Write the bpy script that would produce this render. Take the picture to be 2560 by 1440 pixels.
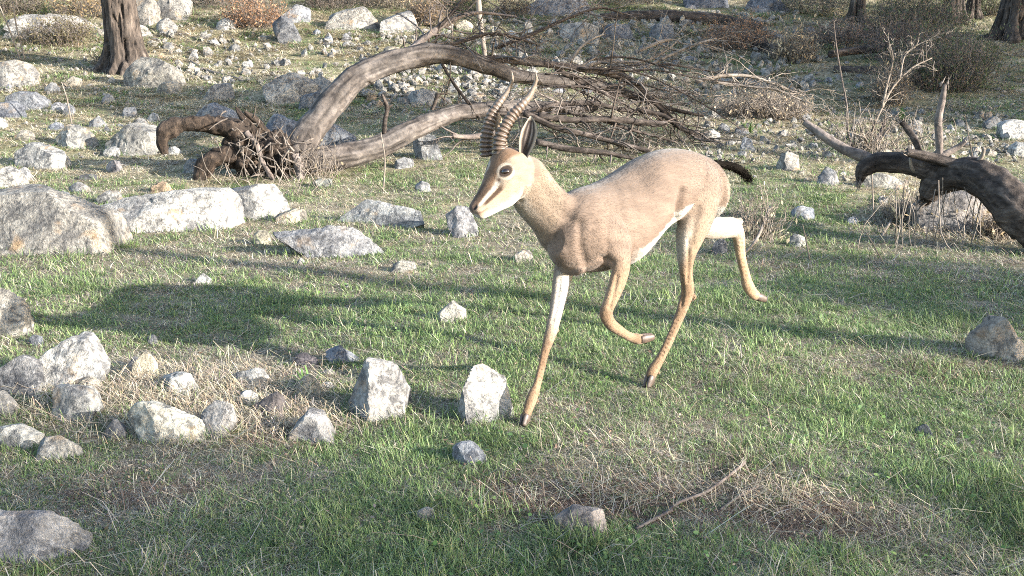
import bpy, math, random
import numpy as np
from mathutils import Vector
from mathutils.bvhtree import BVHTree

random.seed(7)
RNG = np.random.default_rng(11)
scene = bpy.context.scene
for _o in list(bpy.data.objects):
    bpy.data.objects.remove(_o)
COL = scene.collection

# ------------------------------------------------------------------ camera, sky, sun, exposure
CAM_H, PITCH, FPX = 1.10, math.radians(14.0), 2745.0
cam_data = bpy.data.cameras.new('camera')
cam_data.sensor_width = 36.0
cam_data.lens = 36.0 * FPX / 2560.0
cam_data.clip_start, cam_data.clip_end = 0.05, 600.0
cam = bpy.data.objects.new('camera', cam_data)
cam.location = (0, 0, CAM_H)
cam.rotation_euler = (math.radians(90) - PITCH, 0, 0)
COL.objects.link(cam)
scene.camera = cam

SUN = Vector((1.42, -0.71, 0.475)).normalized()          # towards the sun: low, behind the camera on the right
SUN_EL = math.asin(SUN.z)
SUN_ROT = math.atan2(SUN.x, SUN.y)
world = bpy.data.worlds.new('World')
scene.world = world
world.use_nodes = True
wn = world.node_tree
wn.nodes.clear()
w_out = wn.nodes.new('ShaderNodeOutputWorld')
w_bg = wn.nodes.new('ShaderNodeBackground')
w_sky = wn.nodes.new('ShaderNodeTexSky')
w_sky.sky_type = 'NISHITA'
w_sky.sun_disc = False
w_sky.sun_elevation = SUN_EL
w_sky.sun_rotation = SUN_ROT
w_sky.air_density, w_sky.dust_density, w_sky.ozone_density = 1.0, 1.2, 1.0
w_bg.inputs['Strength'].default_value = 0.15
wn.links.new(w_sky.outputs[0], w_bg.inputs[0])
wn.links.new(w_bg.outputs[0], w_out.inputs[0])
sun_data = bpy.data.lights.new('sun', 'SUN')
sun_data.energy = 4.8
sun_data.angle = math.radians(0.53)
sun_data.color = (1.0, 0.955, 0.88)
sun = bpy.data.objects.new('sun', sun_data)
sun.rotation_euler = SUN.to_track_quat('Z', 'Y').to_euler()
sun.location = SUN * 40
COL.objects.link(sun)

scene.view_settings.view_transform = 'Standard'
scene.view_settings.look = 'None'
scene.view_settings.exposure = 2.22
scene.view_settings.gamma = 1.0
scene.view_settings.use_curve_mapping = False
scene.render.engine = 'CYCLES'
scene.cycles.pixel_filter_type = 'BLACKMAN_HARRIS'
scene.cycles.filter_width = 1.0
scene.cycles.use_denoising = False
scene.cycles.max_bounces = 6
scene.cycles.diffuse_bounces = 3
scene.cycles.transmission_bounces = 3
scene.cycles.transparent_max_bounces = 4

# ------------------------------------------------------------------ helpers
def hash3(i, j, k, s):
    n = (i * 374761393 + j * 668265263 + k * 2147483647 + s * 1274126177).astype(np.int64) & 0xffffffff
    n = ((n ^ (n >> 13)) * 1274126177) & 0xffffffff
    n = (n ^ (n >> 16)) & 0xffffffff
    n = (n * 2246822519) & 0xffffffff
    n = n ^ (n >> 15)
    return (n & 0xffffff) / float(0xffffff) * 2 - 1

def vnoise(p, s=0):
    """smooth value noise, p (N,3), result -1..1"""
    f = np.floor(p).astype(np.int64)
    t = p - f
    t = t * t * t * (t * (t * 6 - 15) + 10)
    r = 0
    for dx in (0, 1):
        wx = t[:, 0] if dx else 1 - t[:, 0]
        for dy in (0, 1):
            wy = t[:, 1] if dy else 1 - t[:, 1]
            for dz in (0, 1):
                wz = t[:, 2] if dz else 1 - t[:, 2]
                r = r + wx * wy * wz * hash3(f[:, 0] + dx, f[:, 1] + dy, f[:, 2] + dz, s)
    return r

def fbm(p, octaves=4, s=0, gain=0.5):
    r, a, tot = 0, 1.0, 0
    for o in range(octaves):
        r = r + a * vnoise(p * (2.03 ** o) + 17.3 * o, s + o)
        tot += a
        a *= gain
    return r / tot

def smooth01(x, a, b):
    t = np.clip((x - a) / (b - a), 0, 1)
    return t * t * (3 - 2 * t)

def terrain(x, y):
    x = np.asarray(x, float); y = np.asarray(y, float)
    d = np.clip(y - 5, 0, 11)
    z = 0.0115 * d * d + 0.253 * np.clip(y - 16, 0, 30) + 0.10 * np.clip(y - 46, 0, 200)
    p = np.stack([x.ravel() * 0.55, y.ravel() * 0.55, np.zeros(x.size)], 1)
    q = np.stack([x.ravel() * 2.6, y.ravel() * 2.6, np.zeros(x.size)], 1)
    z = z + 0.035 * vnoise(p, 5).reshape(x.shape) * np.clip((y + 2) / 8, 0.4, 2.2)
    z = z + 0.012 * vnoise(q, 9).reshape(x.shape)
    return z

CP, SP = math.cos(PITCH), math.sin(PITCH)
def ray(px, py):
    u, v = (px - 1280) / FPX, (720 - py) / FPX
    return np.array([u, CP + v * SP, -SP + v * CP])

def at(px, py, Y):
    d = ray(px, py)
    return np.array([0, 0, CAM_H]) + d * (Y / d[1])

_YS = np.concatenate([np.arange(1.6, 9, 0.12), np.arange(9, 46, 0.25)])
def ground(px, py):
    d = ray(px, py)
    Y = _YS
    for step in range(2):
        t = Y / d[1]
        below = np.nonzero(CAM_H + d[2] * t - terrain(d[0] * t, Y) <= 0)[0]
        k = max(1, below[0]) if len(below) else len(Y) - 1
        if step == 0: Y = np.linspace(Y[k - 1], Y[k], 16)
    return np.array([d[0] * t[k], Y[k], float(terrain(d[0] * t[k], Y[k]))])

def tag(o, label, cat, group=None, kind=None):
    if label: o['label'] = label
    if cat: o['category'] = cat
    if group: o['group'] = group
    if kind: o['kind'] = kind
    return o

def mesh_np(name, V, quads=None, tris=None, color=None, smooth=True, attrs=None):
    me = bpy.data.meshes.new(name)
    V = np.ascontiguousarray(V, np.float32)
    idx, starts, totals, n = [], [], [], 0
    for F, k in ((quads, 4), (tris, 3)):
        if F is None or len(F) == 0: continue
        F = np.asarray(F, np.int32).reshape(-1, k)
        idx.append(F.ravel())
        starts.append(n + np.arange(len(F), dtype=np.int32) * k)
        n += F.size
    idx = np.concatenate(idx); starts = np.concatenate(starts)
    me.vertices.add(len(V)); me.vertices.foreach_set('co', V.ravel())
    me.loops.add(len(idx)); me.loops.foreach_set('vertex_index', idx)
    me.polygons.add(len(starts)); me.polygons.foreach_set('loop_start', starts)
    me.polygons.foreach_set('use_smooth', np.full(len(starts), bool(smooth)))
    if color is not None:
        c = np.ones((len(V), 4), np.float32); c[:, :3] = color
        a = me.color_attributes.new('col', 'FLOAT_COLOR', 'POINT')
        a.data.foreach_set('color', c.ravel())
    me.update(calc_edges=True)
    me.validate()
    return me

def link(name, me, mat=None, parent=None, loc=None):
    o = bpy.data.objects.new(name, me)
    COL.objects.link(o)
    if mat is not None and me is not None:
        me.materials.clear(); me.materials.append(mat)
    if loc is not None: o.location = loc
    if parent is not None: o.parent = parent
    return o

def empty(name, loc, label, cat, group=None):
    o = link(name, None, loc=Vector(loc))
    o.empty_display_size = 0.1
    return tag(o, label, cat, group)

class MB:
    def __init__(s): s.V, s.Q, s.T, s.C, s.n = [], [], [], [], 0
    def add(s, V, quads=None, tris=None, color=None):
        V = np.asarray(V, float)
        s.V.append(V)
        if quads is not None and len(quads): s.Q.append(np.asarray(quads) + s.n)
        if tris is not None and len(tris): s.T.append(np.asarray(tris) + s.n)
        if color is not None:
            c = np.empty((len(V), 3)); c[:] = color; s.C.append(c)
        s.n += len(V)
    def build(s, name, mat, parent=None, origin=(0, 0, 0), smooth=True):
        o = np.asarray(origin, float)
        me = mesh_np(name, np.concatenate(s.V) - o, np.concatenate(s.Q) if s.Q else None,
                     np.concatenate(s.T) if s.T else None, np.concatenate(s.C) if s.C else None, smooth)
        return link(name, me, mat, parent, None if parent is not None else Vector(o))

def catmull(P, n):
    P = np.asarray(P, float)
    if len(P) == 2:
        t = np.linspace(0, 1, n)[:, None]
        return P[0] * (1 - t) + P[1] * t
    A = np.vstack([2 * P[0] - P[1], P, 2 * P[-1] - P[-2]])
    m = len(P) - 1
    out = []
    for s in np.linspace(0, m, n):
        i = min(int(s), m - 1); t = s - i
        p0, p1, p2, p3 = A[i], A[i + 1], A[i + 2], A[i + 3]
        out.append(0.5 * (2 * p1 + (p2 - p0) * t + (2 * p0 - 5 * p1 + 4 * p2 - p3) * t * t + (3 * p1 - p0 - 3 * p2 + p3) * t ** 3))
    return np.array(out)

def ring_quads(rings, seg):
    i = np.arange(rings - 1)[:, None] * seg
    j = np.arange(seg)[None, :]
    k = (j + 1) % seg
    return np.stack([i + j, i + k, i + seg + k, i + seg + j], -1).reshape(-1, 4)

def tube(mb, P, R, seg=6, n=None, bump=0.0, color=None, seed=0, freq=30.0, cap=True, grain=False):
    """round tube along a smooth path; R one radius per path point"""
    P = np.asarray(P, float); R = np.asarray(R, float)
    n = n or max(2, len(P) * 2 - 1)
    C = catmull(P, n) if len(P) > 1 else P
    r = np.interp(np.linspace(0, 1, n), np.linspace(0, 1, len(R)), R)
    T = np.gradient(C, axis=0); T /= np.linalg.norm(T, axis=1)[:, None] + 1e-9
    u = np.cross(T[0], (0.31, 0.2, 0.93)); u /= np.linalg.norm(u) + 1e-9
    U = []
    for i in range(n):
        u = u - T[i] * u.dot(T[i]); u /= np.linalg.norm(u) + 1e-9
        U.append(u)
    U = np.array(U); W = np.cross(T, U)
    a = np.linspace(0, 2 * np.pi, seg, endpoint=False)
    D = U[:, None, :] * np.cos(a)[None, :, None] + W[:, None, :] * np.sin(a)[None, :, None]
    rr = np.repeat(r[:, None], seg, 1)
    if bump:
        q = (C[:, None, :] + D * r[:, None, None]).reshape(-1, 3)
        rr = rr * (1 + bump * fbm(q * freq, 3, seed).reshape(n, seg))
    if grain:                            # fibres and cracks running along the wood
        sl = np.concatenate([[0], np.cumsum(np.linalg.norm(np.diff(C, axis=0), axis=1))])
        gq = np.stack([np.broadcast_to(np.cos(a) * 2.6, (n, seg)), np.broadcast_to(np.sin(a) * 2.6, (n, seg)), np.repeat((sl * 5)[:, None], seg, 1)], -1).reshape(-1, 3) + seed * 3.7
        f1 = fbm(gq * np.array([1.5, 1.5, 1]), 3, 90).reshape(n, seg); f2 = vnoise(gq * np.array([3.6, 3.6, 1.6]), 95).reshape(n, seg)
        crack = smooth01(np.abs(vnoise(gq * np.array([1.2, 1.2, .5]) + 9, 97)).reshape(n, seg), .0, .13)
        rr = rr * (1 + .05 * f1 + .035 * f2 - .12 * (1 - crack))
        gcol = np.clip(1 + .75 * f1 + .5 * f2, .15, 2.0).reshape(-1, 1).repeat(3, 1)
        color = np.vstack([gcol, gcol[:1], gcol[-1:]]) if cap else gcol
    V = (C[:, None, :] + D * rr[:, :, None]).reshape(-1, 3)
    Q = ring_quads(n, seg)
    if cap:
        tr = []
        for base, c, rev in ((0, C[0], True), ((n - 1) * seg, C[-1], False)):
            ci = len(V); V = np.vstack([V, c])
            for j in range(seg):
                t3 = [base + j, base + (j + 1) % seg, ci]
                tr.append(t3[::-1] if rev else t3)
        mb.add(V, Q, np.array(tr), color)
    else:
        mb.add(V, Q, None, color)

# ------------------------------------------------------------------ materials
def new_mat(name):
    m = bpy.data.materials.new(name); m.use_nodes = True
    nt = m.node_tree; nt.nodes.clear()
    out = nt.nodes.new('ShaderNodeOutputMaterial')
    return m, nt, out

def N(nt, kind, **kw):
    n = nt.nodes.new(kind)
    for k, v in kw.items():
        if k.startswith('i_'):
            key = k[2:].replace('_', ' ')
            n.inputs[int(key) if key.isdigit() else key].default_value = v
        else: setattr(n, k, v)
    return n

def ramp(nt, fac, stops):
    r = nt.nodes.new('ShaderNodeValToRGB')
    while len(r.color_ramp.elements) < len(stops): r.color_ramp.elements.new(0.5)
    for e, (p, c) in zip(r.color_ramp.elements, stops):
        e.position = p; e.color = (*c, 1) if len(c) == 3 else c
    nt.links.new(fac, r.inputs[0])
    return r

def mixc(nt, fac, a, b, mode='MIX'):
    m = nt.nodes.new('ShaderNodeMix'); m.data_type = 'RGBA'; m.blend_type = mode
    for v, i in ((fac, 0), (a, 6), (b, 7)):
        if hasattr(v, 'is_output') or hasattr(v, 'links'): nt.links.new(v, m.inputs[i])
        elif i == 0: m.inputs[0].default_value = v
        else: m.inputs[i].default_value = (*v, 1)
    return m.outputs[2]

def noise_node(nt, vec, scale, detail=4, rough=0.55, dist=0.0):
    n = N(nt, 'ShaderNodeTexNoise', i_Scale=scale, i_Detail=detail, i_Roughness=rough, i_Distortion=dist)
    if vec is not None: nt.links.new(vec, n.inputs['Vector'])
    return n.outputs['Fac']

def rock_material():
    m, nt, out = new_mat('limestone')
    tc = N(nt, 'ShaderNodeTexCoord'); oi = N(nt, 'ShaderNodeObjectInfo')
    off = N(nt, 'ShaderNodeVectorMath', operation='SCALE'); off.inputs['Scale'].default_value = 37.0
    cmb = N(nt, 'ShaderNodeCombineXYZ')
    for i in range(3): nt.links.new(oi.outputs['Random'], cmb.inputs[i])
    nt.links.new(cmb.outputs[0], off.inputs[0])
    add = N(nt, 'ShaderNodeVectorMath', operation='ADD')
    nt.links.new(tc.outputs['Object'], add.inputs[0]); nt.links.new(off.outputs[0], add.inputs[1])
    v = add.outputs[0]
    big = noise_node(nt, v, 5.5, 6, 0.62, 0.4)
    base = ramp(nt, big, [(0.32, (0.085, 0.085, 0.088)), (0.42, (0.145, 0.142, 0.138)), (0.54, (0.205, 0.198, 0.187)), (0.70, (0.285, 0.272, 0.25))])
    lich = noise_node(nt, v, 17, 7, 0.72, 0.9)
    lm = ramp(nt, lich, [(0.49, (0, 0, 0)), (0.58, (0.82, 0.82, 0.82))])
    c1 = mixc(nt, lm.outputs[0], base.outputs[0], (0.055, 0.056, 0.06))
    fine = noise_node(nt, v, 70, 4, 0.7)
    fr = ramp(nt, fine, [(0.35, (0.58, 0.58, 0.58)), (0.65, (1.22, 1.22, 1.22))])
    c2 = mixc(nt, 1.0, c1, fr.outputs[0], 'MULTIPLY')
    och = noise_node(nt, v, 9, 3, 0.5)
    om = ramp(nt, och, [(0.60, (0, 0, 0)), (0.75, (0.5, 0.5, 0.5))])
    c3 = mixc(nt, om.outputs[0], c2, (0.36, 0.24, 0.13))
    # object colour tints single stones
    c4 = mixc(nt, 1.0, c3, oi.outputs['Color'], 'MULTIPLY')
    p = N(nt, 'ShaderNodeBsdfPrincipled', i_Roughness=0.93)
    p.inputs['Specular IOR Level'].default_value = 0.2
    nt.links.new(c4, p.inputs['Base Color'])
    hgt = N(nt, 'ShaderNodeMath', operation='ADD')
    h2 = N(nt, 'ShaderNodeMath', operation='MULTIPLY', i_1=0.5)
    h0 = noise_node(nt, v, 32, 6, 0.7, 0.3)
    nt.links.new(fine, h2.inputs[0]); nt.links.new(h0, hgt.inputs[0]); nt.links.new(h2.outputs[0], hgt.inputs[1])
    b = N(nt, 'ShaderNodeBump', i_Strength=1.0, i_Distance=0.016)
    nt.links.new(hgt.outputs[0], b.inputs['Height']); nt.links.new(b.outputs[0], p.inputs['Normal'])
    nt.links.new(p.outputs[0], out.inputs[0])
    return m

def ground_material():
    m, nt, out = new_mat('soil_and_thatch')
    tc = N(nt, 'ShaderNodeTexCoord'); v = tc.outputs['Object']
    a = noise_node(nt, v, 1.7, 5, 0.6)
    b = noise_node(nt, v, 22, 6, 0.7)
    c = noise_node(nt, v, 120, 4, 0.7)
    soil = ramp(nt, b, [(0.3, (0.10, 0.078, 0.055)), (0.55, (0.25, 0.205, 0.14)), (0.75, (0.38, 0.32, 0.225))])
    green = ramp(nt, c, [(0.3, (0.05, 0.06, 0.025)), (0.7, (0.15, 0.165, 0.07))])
    am = ramp(nt, a, [(0.40, (0.15, 0.15, 0.15)), (0.60, (0.75, 0.75, 0.75))])
    col = mixc(nt, am.outputs[0], soil.outputs[0], green.outputs[0])
    p = N(nt, 'ShaderNodeBsdfPrincipled', i_Roughness=0.97)
    p.inputs['Specular IOR Level'].default_value = 0.1
    nt.links.new(col, p.inputs['Base Color'])
    bp = N(nt, 'ShaderNodeBump', i_Strength=1.0, i_Distance=0.02)
    nt.links.new(b, bp.inputs['Height']); nt.links.new(bp.outputs[0], p.inputs['Normal'])
    nt.links.new(p.outputs[0], out.inputs[0])
    return m

def leaf_material(name, trans=0.35, rough=0.6):
    """thin leaves and blades: colour from the mesh, light passes through"""
    m, nt, out = new_mat(name)
    at_ = N(nt, 'ShaderNodeVertexColor', layer_name='col')
    p = N(nt, 'ShaderNodeBsdfPrincipled', i_Roughness=rough)
    p.inputs['Specular IOR Level'].default_value = 0.25
    t = N(nt, 'ShaderNodeBsdfTranslucent')
    mx = N(nt, 'ShaderNodeMixShader', i_0=trans)
    nt.links.new(at_.outputs[0], p.inputs['Base Color']); nt.links.new(at_.outputs[0], t.inputs[0])
    nt.links.new(p.outputs[0], mx.inputs[1]); nt.links.new(t.outputs[0], mx.inputs[2])
    nt.links.new(mx.outputs[0], out.inputs[0])
    return m

def wood_material(name, dark, mid, pale, scale=1.0, bump=0.012, stretch=(1, 1, 0.25), grain=False):
    m, nt, out = new_mat(name)
    tc = N(nt, 'ShaderNodeTexCoord')
    mp = N(nt, 'ShaderNodeMapping'); mp.inputs['Scale'].default_value = stretch
    nt.links.new(tc.outputs['Object'], mp.inputs['Vector'])
    a = noise_node(nt, mp.outputs[0], 26 * scale, 6, 0.68, 0.5)
    b = noise_node(nt, tc.outputs['Object'], 7 * scale, 4, 0.6)
    c = ramp(nt, a, [(0.32, dark), (0.5, mid), (0.70, pale)])
    br = ramp(nt, b, [(0.35, (0.65, 0.62, 0.6)), (0.65, (1.15, 1.15, 1.15))])
    col = mixc(nt, 1.0, c.outputs[0], br.outputs[0], 'MULTIPLY')
    if grain: col = mixc(nt, 1.0, col, N(nt, 'ShaderNodeVertexColor', layer_name='col').outputs[0], 'MULTIPLY')
    p = N(nt, 'ShaderNodeBsdfPrincipled', i_Roughness=0.9)
    p.inputs['Specular IOR Level'].default_value = 0.2
    nt.links.new(col, p.inputs['Base Color'])
    bp = N(nt, 'ShaderNodeBump', i_Strength=0.9, i_Distance=bump)
    nt.links.new(a, bp.inputs['Height']); nt.links.new(bp.outputs[0], p.inputs['Normal'])
    nt.links.new(p.outputs[0], out.inputs[0])
    return m

def vcol_material(name, rough=0.8, bump=0.0, bscale=200, spec=0.2, stretch=(1, 1, 1), turn=0.0, sheen=0.0, vary=0.0):
    m, nt, out = new_mat(name)
    at_ = N(nt, 'ShaderNodeVertexColor', layer_name='col')
    p = N(nt, 'ShaderNodeBsdfPrincipled', i_Roughness=rough)
    p.inputs['Specular IOR Level'].default_value = spec
    p.inputs['Sheen Weight'].default_value = sheen
    tc = N(nt, 'ShaderNodeTexCoord')
    rt = N(nt, 'ShaderNodeMapping'); rt.inputs['Rotation'].default_value = (0, 0, turn)
    mp = N(nt, 'ShaderNodeMapping'); mp.inputs['Scale'].default_value = stretch
    nt.links.new(tc.outputs['Object'], rt.inputs[0]); nt.links.new(rt.outputs[0], mp.inputs[0])
    h = noise_node(nt, mp.outputs[0], bscale, 4, 0.7)
    col = at_.outputs[0]
    if vary:
        r = ramp(nt, h, [(0.3, (1 - vary,) * 3), (0.7, (1 + vary,) * 3)])
        col = mixc(nt, 1.0, col, r.outputs[0], 'MULTIPLY')
    nt.links.new(col, p.inputs['Base Color'])
    if bump:
        b = N(nt, 'ShaderNodeBump', i_Strength=0.5, i_Distance=bump)
        nt.links.new(h, b.inputs['Height']); nt.links.new(b.outputs[0], p.inputs['Normal'])
    nt.links.new(p.outputs[0], out.inputs[0])
    return m

M_ROCK = rock_material()
M_GROUND = ground_material()
M_BLADE = leaf_material('grass_blade', 0.35)
M_DRYLEAF = leaf_material('dry_stem', 0.2, 0.8)
M_LEAF = leaf_material('shrub_leaf', 0.3)
M_GREYWOOD = wood_material('weathered_wood', (0.055, 0.046, 0.042), (0.125, 0.104, 0.093), (0.20, 0.165, 0.14), 0.8, 0.008, (1, 1, 1))
M_GREYTRUNK = wood_material('weathered_trunk', (0.034, 0.029, 0.027), (0.074, 0.064, 0.058), (0.12, 0.104, 0.092), 0.9, 0.006, (1, 1, 1), True)
M_TWIG = wood_material('brown_twig', (0.05, 0.042, 0.036), (0.11, 0.093, 0.08), (0.19, 0.162, 0.138), 1.0, 0.003, (1, 1, 1))
M_ROOTWOOD = wood_material('root_wood', (0.009, 0.007, 0.006), (0.030, 0.022, 0.017), (0.072, 0.052, 0.038), 1.0, 0.02, (1, 1, 0.7), True)
M_DARKWOOD = wood_material('dark_bark', (0.014, 0.011, 0.010), (0.045, 0.036, 0.031), (0.10, 0.083, 0.072), 1.2, 0.015, (0.5, 0.5, 1), True)  # dark brown tone for logs and branches
M_PALEWOOD = wood_material('bleached_wood', (0.10, 0.085, 0.07), (0.17, 0.145, 0.122), (0.24, 0.205, 0.172), 1.0, 0.004)
M_BARK = wood_material('pine_bark', (0.012, 0.010, 0.009), (0.062, 0.050, 0.042), (0.145, 0.118, 0.098), 1.0, 0.02, (1, 1, 0.22), True)
# ------------------------------------------------------------------ the ground
def axis(dense0, dense1, step, lo, hi):
    a = list(np.arange(dense0, dense1, step))
    s, x = step, dense1
    while x < hi: a.append(x); s *= 1.12; x += s
    s, x = step, dense0
    b = []
    while x > lo:
        s *= 1.12; x -= s; b.append(x)
    return np.array(b[::-1] + a + [hi])
gx = axis(-4.0, 4.0, 0.05, -120, 120)
gy = axis(1.6, 17.0, 0.06, -60, 200)
GX, GY = np.meshgrid(gx, gy)
GZ = terrain(GX, GY)
nx_, ny_ = len(gx), len(gy)
i_ = np.arange(ny_ - 1)[:, None] * nx_ + np.arange(nx_ - 1)[None, :]
gq = np.stack([i_, i_ + 1, i_ + nx_ + 1, i_ + nx_], -1).reshape(-1, 4)
g_me = mesh_np('ground', np.stack([GX.ravel(), GY.ravel(), GZ.ravel()], 1), gq)
tag(link('ground', g_me, M_GROUND), 'stony hillside soil rising away from the camera under thin grass', 'ground', kind='structure')
# ------------------------------------------------------------------ rocks
import bmesh
_ICO = {}
def ico(sub):
    if sub not in _ICO:
        bm = bmesh.new(); bmesh.ops.create_icosphere(bm, subdivisions=sub, radius=1)
        V = np.array([v.co[:] for v in bm.verts]); F = np.array([[v.index for v in f.verts] for f in bm.faces])
        bm.free(); _ICO[sub] = (V, F)
    return _ICO[sub]

def hull2(P):
    P = sorted(map(tuple, P))
    def half(pts):
        h = []
        for p in pts:
            while len(h) >= 2 and (h[-1][0]-h[-2][0])*(p[1]-h[-2][1]) - (h[-1][1]-h[-2][1])*(p[0]-h[-2][0]) <= 0: h.pop()
            h.append(p)
        return h
    a, b = half(P), half(P[::-1])
    return np.array(a[:-1] + b[:-1])          # counter-clockwise

FOOT = []           # rock footprints (x, y, rx, ry) kept clear of grass
def rock_shape(O2, thick, sub, rng, planes=(), rough=1.0, cuts=4):
    """O2: outline (x, z) of the stone seen from the front, thick: half depth. Returns verts about the outline's centre."""
    H = hull2(O2)
    c = (H.min(0) + H.max(0)) / 2
    half = (H.max(0) - H.min(0)) / 2
    Ns, Ds = [], []
    m = len(H)
    for i in range(m):
        a, b = H[i] - c, H[(i + 1) % m] - c
        e = b - a
        L = np.hypot(*e)
        if L < 1e-6: continue
        n2 = np.array([e[1], -e[0]]) / L
        ty = rng.uniform(-0.30, 0.35)
        n = np.array([n2[0], ty, n2[1]]); n /= np.linalg.norm(n)
        Ns.append(n); Ds.append(n[0] * a[0] + n[2] * a[1])
    for k in range(2):
        n = np.array([rng.uniform(-0.55, 0.55), -1, rng.uniform(0.15, 0.75)]); n /= np.linalg.norm(n)
        Ns.append(n); Ds.append(thick * rng.uniform(0.75, 1.0))
        n = np.array([rng.uniform(-0.5, 0.5), 1, rng.uniform(0.0, 0.6)]); n /= np.linalg.norm(n)
        Ns.append(n); Ds.append(thick * rng.uniform(0.75, 1.0))
    for n, d in planes:
        n = np.array(n, float); n /= np.linalg.norm(n)
        Ns.append(n); Ds.append(d * (abs(n[0]) * half[0] + abs(n[1]) * thick + abs(n[2]) * half[1]))
    for k in range(cuts):
        n = rng.normal(size=3); n[2] = abs(n[2]) * .8; n[1] -= .4; n /= np.linalg.norm(n)
        Ns.append(n); Ds.append(rng.uniform(0.58, 0.85) * math.sqrt((n[0]*half[0])**2 + (n[1]*thick)**2 + (n[2]*half[1])**2) * 1.12)
    Ns, Ds = np.array(Ns), np.maximum(np.array(Ds), 0.02 * half.min())
    V, F = ico(sub)
    U = V * np.array([half[0], thick, half[1]])
    U = U / np.linalg.norm(U, axis=1)[:, None]
    dot = U @ Ns.T
    inv = np.where(dot > 1e-4, dot / Ds[None, :], 0)
    k = 90.0
    r = 1.0 / (np.power((inv ** k).sum(1), 1 / k) + 1e-9)
    P = U * r[:, None]
    size = float(np.mean(half)) 
    q = P / size
    sd = int(rng.integers(0, 9999))
    n1 = fbm(q * 1.5 + sd, 3, 1)
    n2 = fbm(q * 4.5 + sd, 4, 7, 0.6)
    n3 = np.abs(vnoise(q * 3.1 + sd, 3))
    disp = size * rough * (0.028 * n1 + 0.060 * n2 - 0.05 * np.clip(0.22 - n3, 0, 1) * 2)
    P = P + U * disp[:, None]
    return P, F, c, half

def rock(px_outline, label, thick=0.75, sub=4, tint=(1, 1, 1), planes=(), group=None, name='rock', cat='rock', rough=1.0, base=None, seed=None, cuts=4):
    O = np.array(px_outline, float)
    xm, yb = (O[:, 0].min() + O[:, 0].max()) / 2, O[:, 1].max()
    g = ground(xm, yb if base is None else base)
    wpx = O[:, 0].max() - O[:, 0].min(); hpx = yb - O[:, 1].min()
    size = min(wpx, 1.6 * hpx) / FPX * g[1]
    th = 0.5 * size * thick
    Yc = g[1] + th * 0.55
    W = np.array([at(x, y, Yc) for x, y in O])
    low = O[:, 1] > yb - 0.30 * hpx
    W[low, 2] = np.minimum(W[low, 2], terrain(W[low, 0], np.full(low.sum(), Yc))) - 0.55 * hpx / FPX * g[1]
    W[low, 0] = W[:, 0].mean() + (W[low, 0] - W[:, 0].mean()) * 1.06
    W[:, 0] = W[:, 0].mean() + (W[:, 0] - W[:, 0].mean()) * 1.06
    up = ~low; W[up, 2] += 0.05 * hpx / FPX * g[1]
    rng = np.random.default_rng(int(abs(O[0, 0] * 7 + O[0, 1] * 13 + len(O))) if seed is None else seed)
    P, F, c, half = rock_shape(W[:, [0, 2]], th, sub, rng, planes, rough, cuts)
    me = mesh_np(name, P, None, F)
    me.set_sharp_from_angle(angle=math.radians(24))
    o = link(name, me, M_ROCK, loc=(c[0], Yc, c[1]))
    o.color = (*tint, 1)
    tag(o, label, cat, group)
    FOOT.append((c[0], Yc, half[0] * 0.86, th * 0.80))
    return o

def box_outline(x0, y0, x1, y1, rng):
    w, h = x1 - x0, y1 - y0
    pts = []
    aa = np.sort(rng.uniform(.12, math.pi - .12, 3))[::-1]
    for a in np.concatenate([[math.pi], aa, [0]]):
        r = rng.uniform(0.88, 1.05)
        pts.append(((x0 + x1) / 2 + math.cos(a) * w / 2 * r, y1 - math.sin(a) ** 0.75 * h * r if 0.01 < a < 3.13 else y1 - 0.2 * h))
    pts += [(x0 + 0.1 * w, y1), (x1 - 0.1 * w, y1)]
    return pts

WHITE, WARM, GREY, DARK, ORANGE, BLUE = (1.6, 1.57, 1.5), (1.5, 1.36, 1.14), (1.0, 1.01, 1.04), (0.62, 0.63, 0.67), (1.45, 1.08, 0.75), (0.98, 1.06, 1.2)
# --- near and middle stones: outline in photograph pixels, then what it looks like
rock([(-70,505),(20,482),(125,476),(190,500),(265,540),(312,590),(290,612),(150,628),(-70,630)], 'largest smooth grey boulder, cut by the left edge', 0.9, 5, (1.032,0.989,0.92), rough=0.5, planes=[((0.1,-1,0.35),0.62)], cuts=1)
rock([(240,522),(330,495),(430,480),(532,485),(558,520),(562,570),(500,577),(400,574),(280,548)], 'long whitish boulder with a dark notch, right of the largest boulder', 0.7, 5, (1.53,1.494,1.422), planes=[((0.2,-1,0.7),0.7)], cuts=1)
rock([(572,482),(606,470),(705,460),(712,470),(710,525),(690,545),(606,547),(582,522)], 'square pale block with a shaded left face in front of the upturned roots', 0.9, 4, (1.204,1.187,1.161), planes=[((-0.8,-0.6,0.05),0.62),((0.25,-1,0.1),0.62),((0,-0.3,1),0.93)], rough=0.6, cuts=1)
rock([(818,532),(850,508),(960,503),(1040,520),(1046,547),(980,558),(870,552)], 'flat whitish slab in the grass left of the gazelle muzzle', 0.6, 4, (1.376,1.376,1.35), cuts=1)
rock([(678,570),(720,560),(940,564),(966,590),(952,643),(830,643),(700,602)], 'long low grey rock with a flat sloping top below the white slab', 0.55, 5, (0.82,0.84,0.9), planes=[((0,-1,0.25),0.6)], cuts=1)
rock([(635,582),(670,576),(681,605),(652,614),(637,604)], 'small cream cube shaped stone at the left end of the streaked rock', 0.9, 3, (1.53,1.395,1.08), name='stone', cat='stone')
rock([(685,545),(740,522),(770,525),(776,547),(720,558)], 'low tan stone behind the streaked rock', 0.8, 3, WARM, name='stone', cat='stone')
rock([(1110,527),(1150,512),(1190,522),(1198,560),(1196,590),(1172,592),(1120,560)], 'pale jagged stone right behind the gazelle chin', 0.7, 4, (1.05,1.05,1.1))
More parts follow.
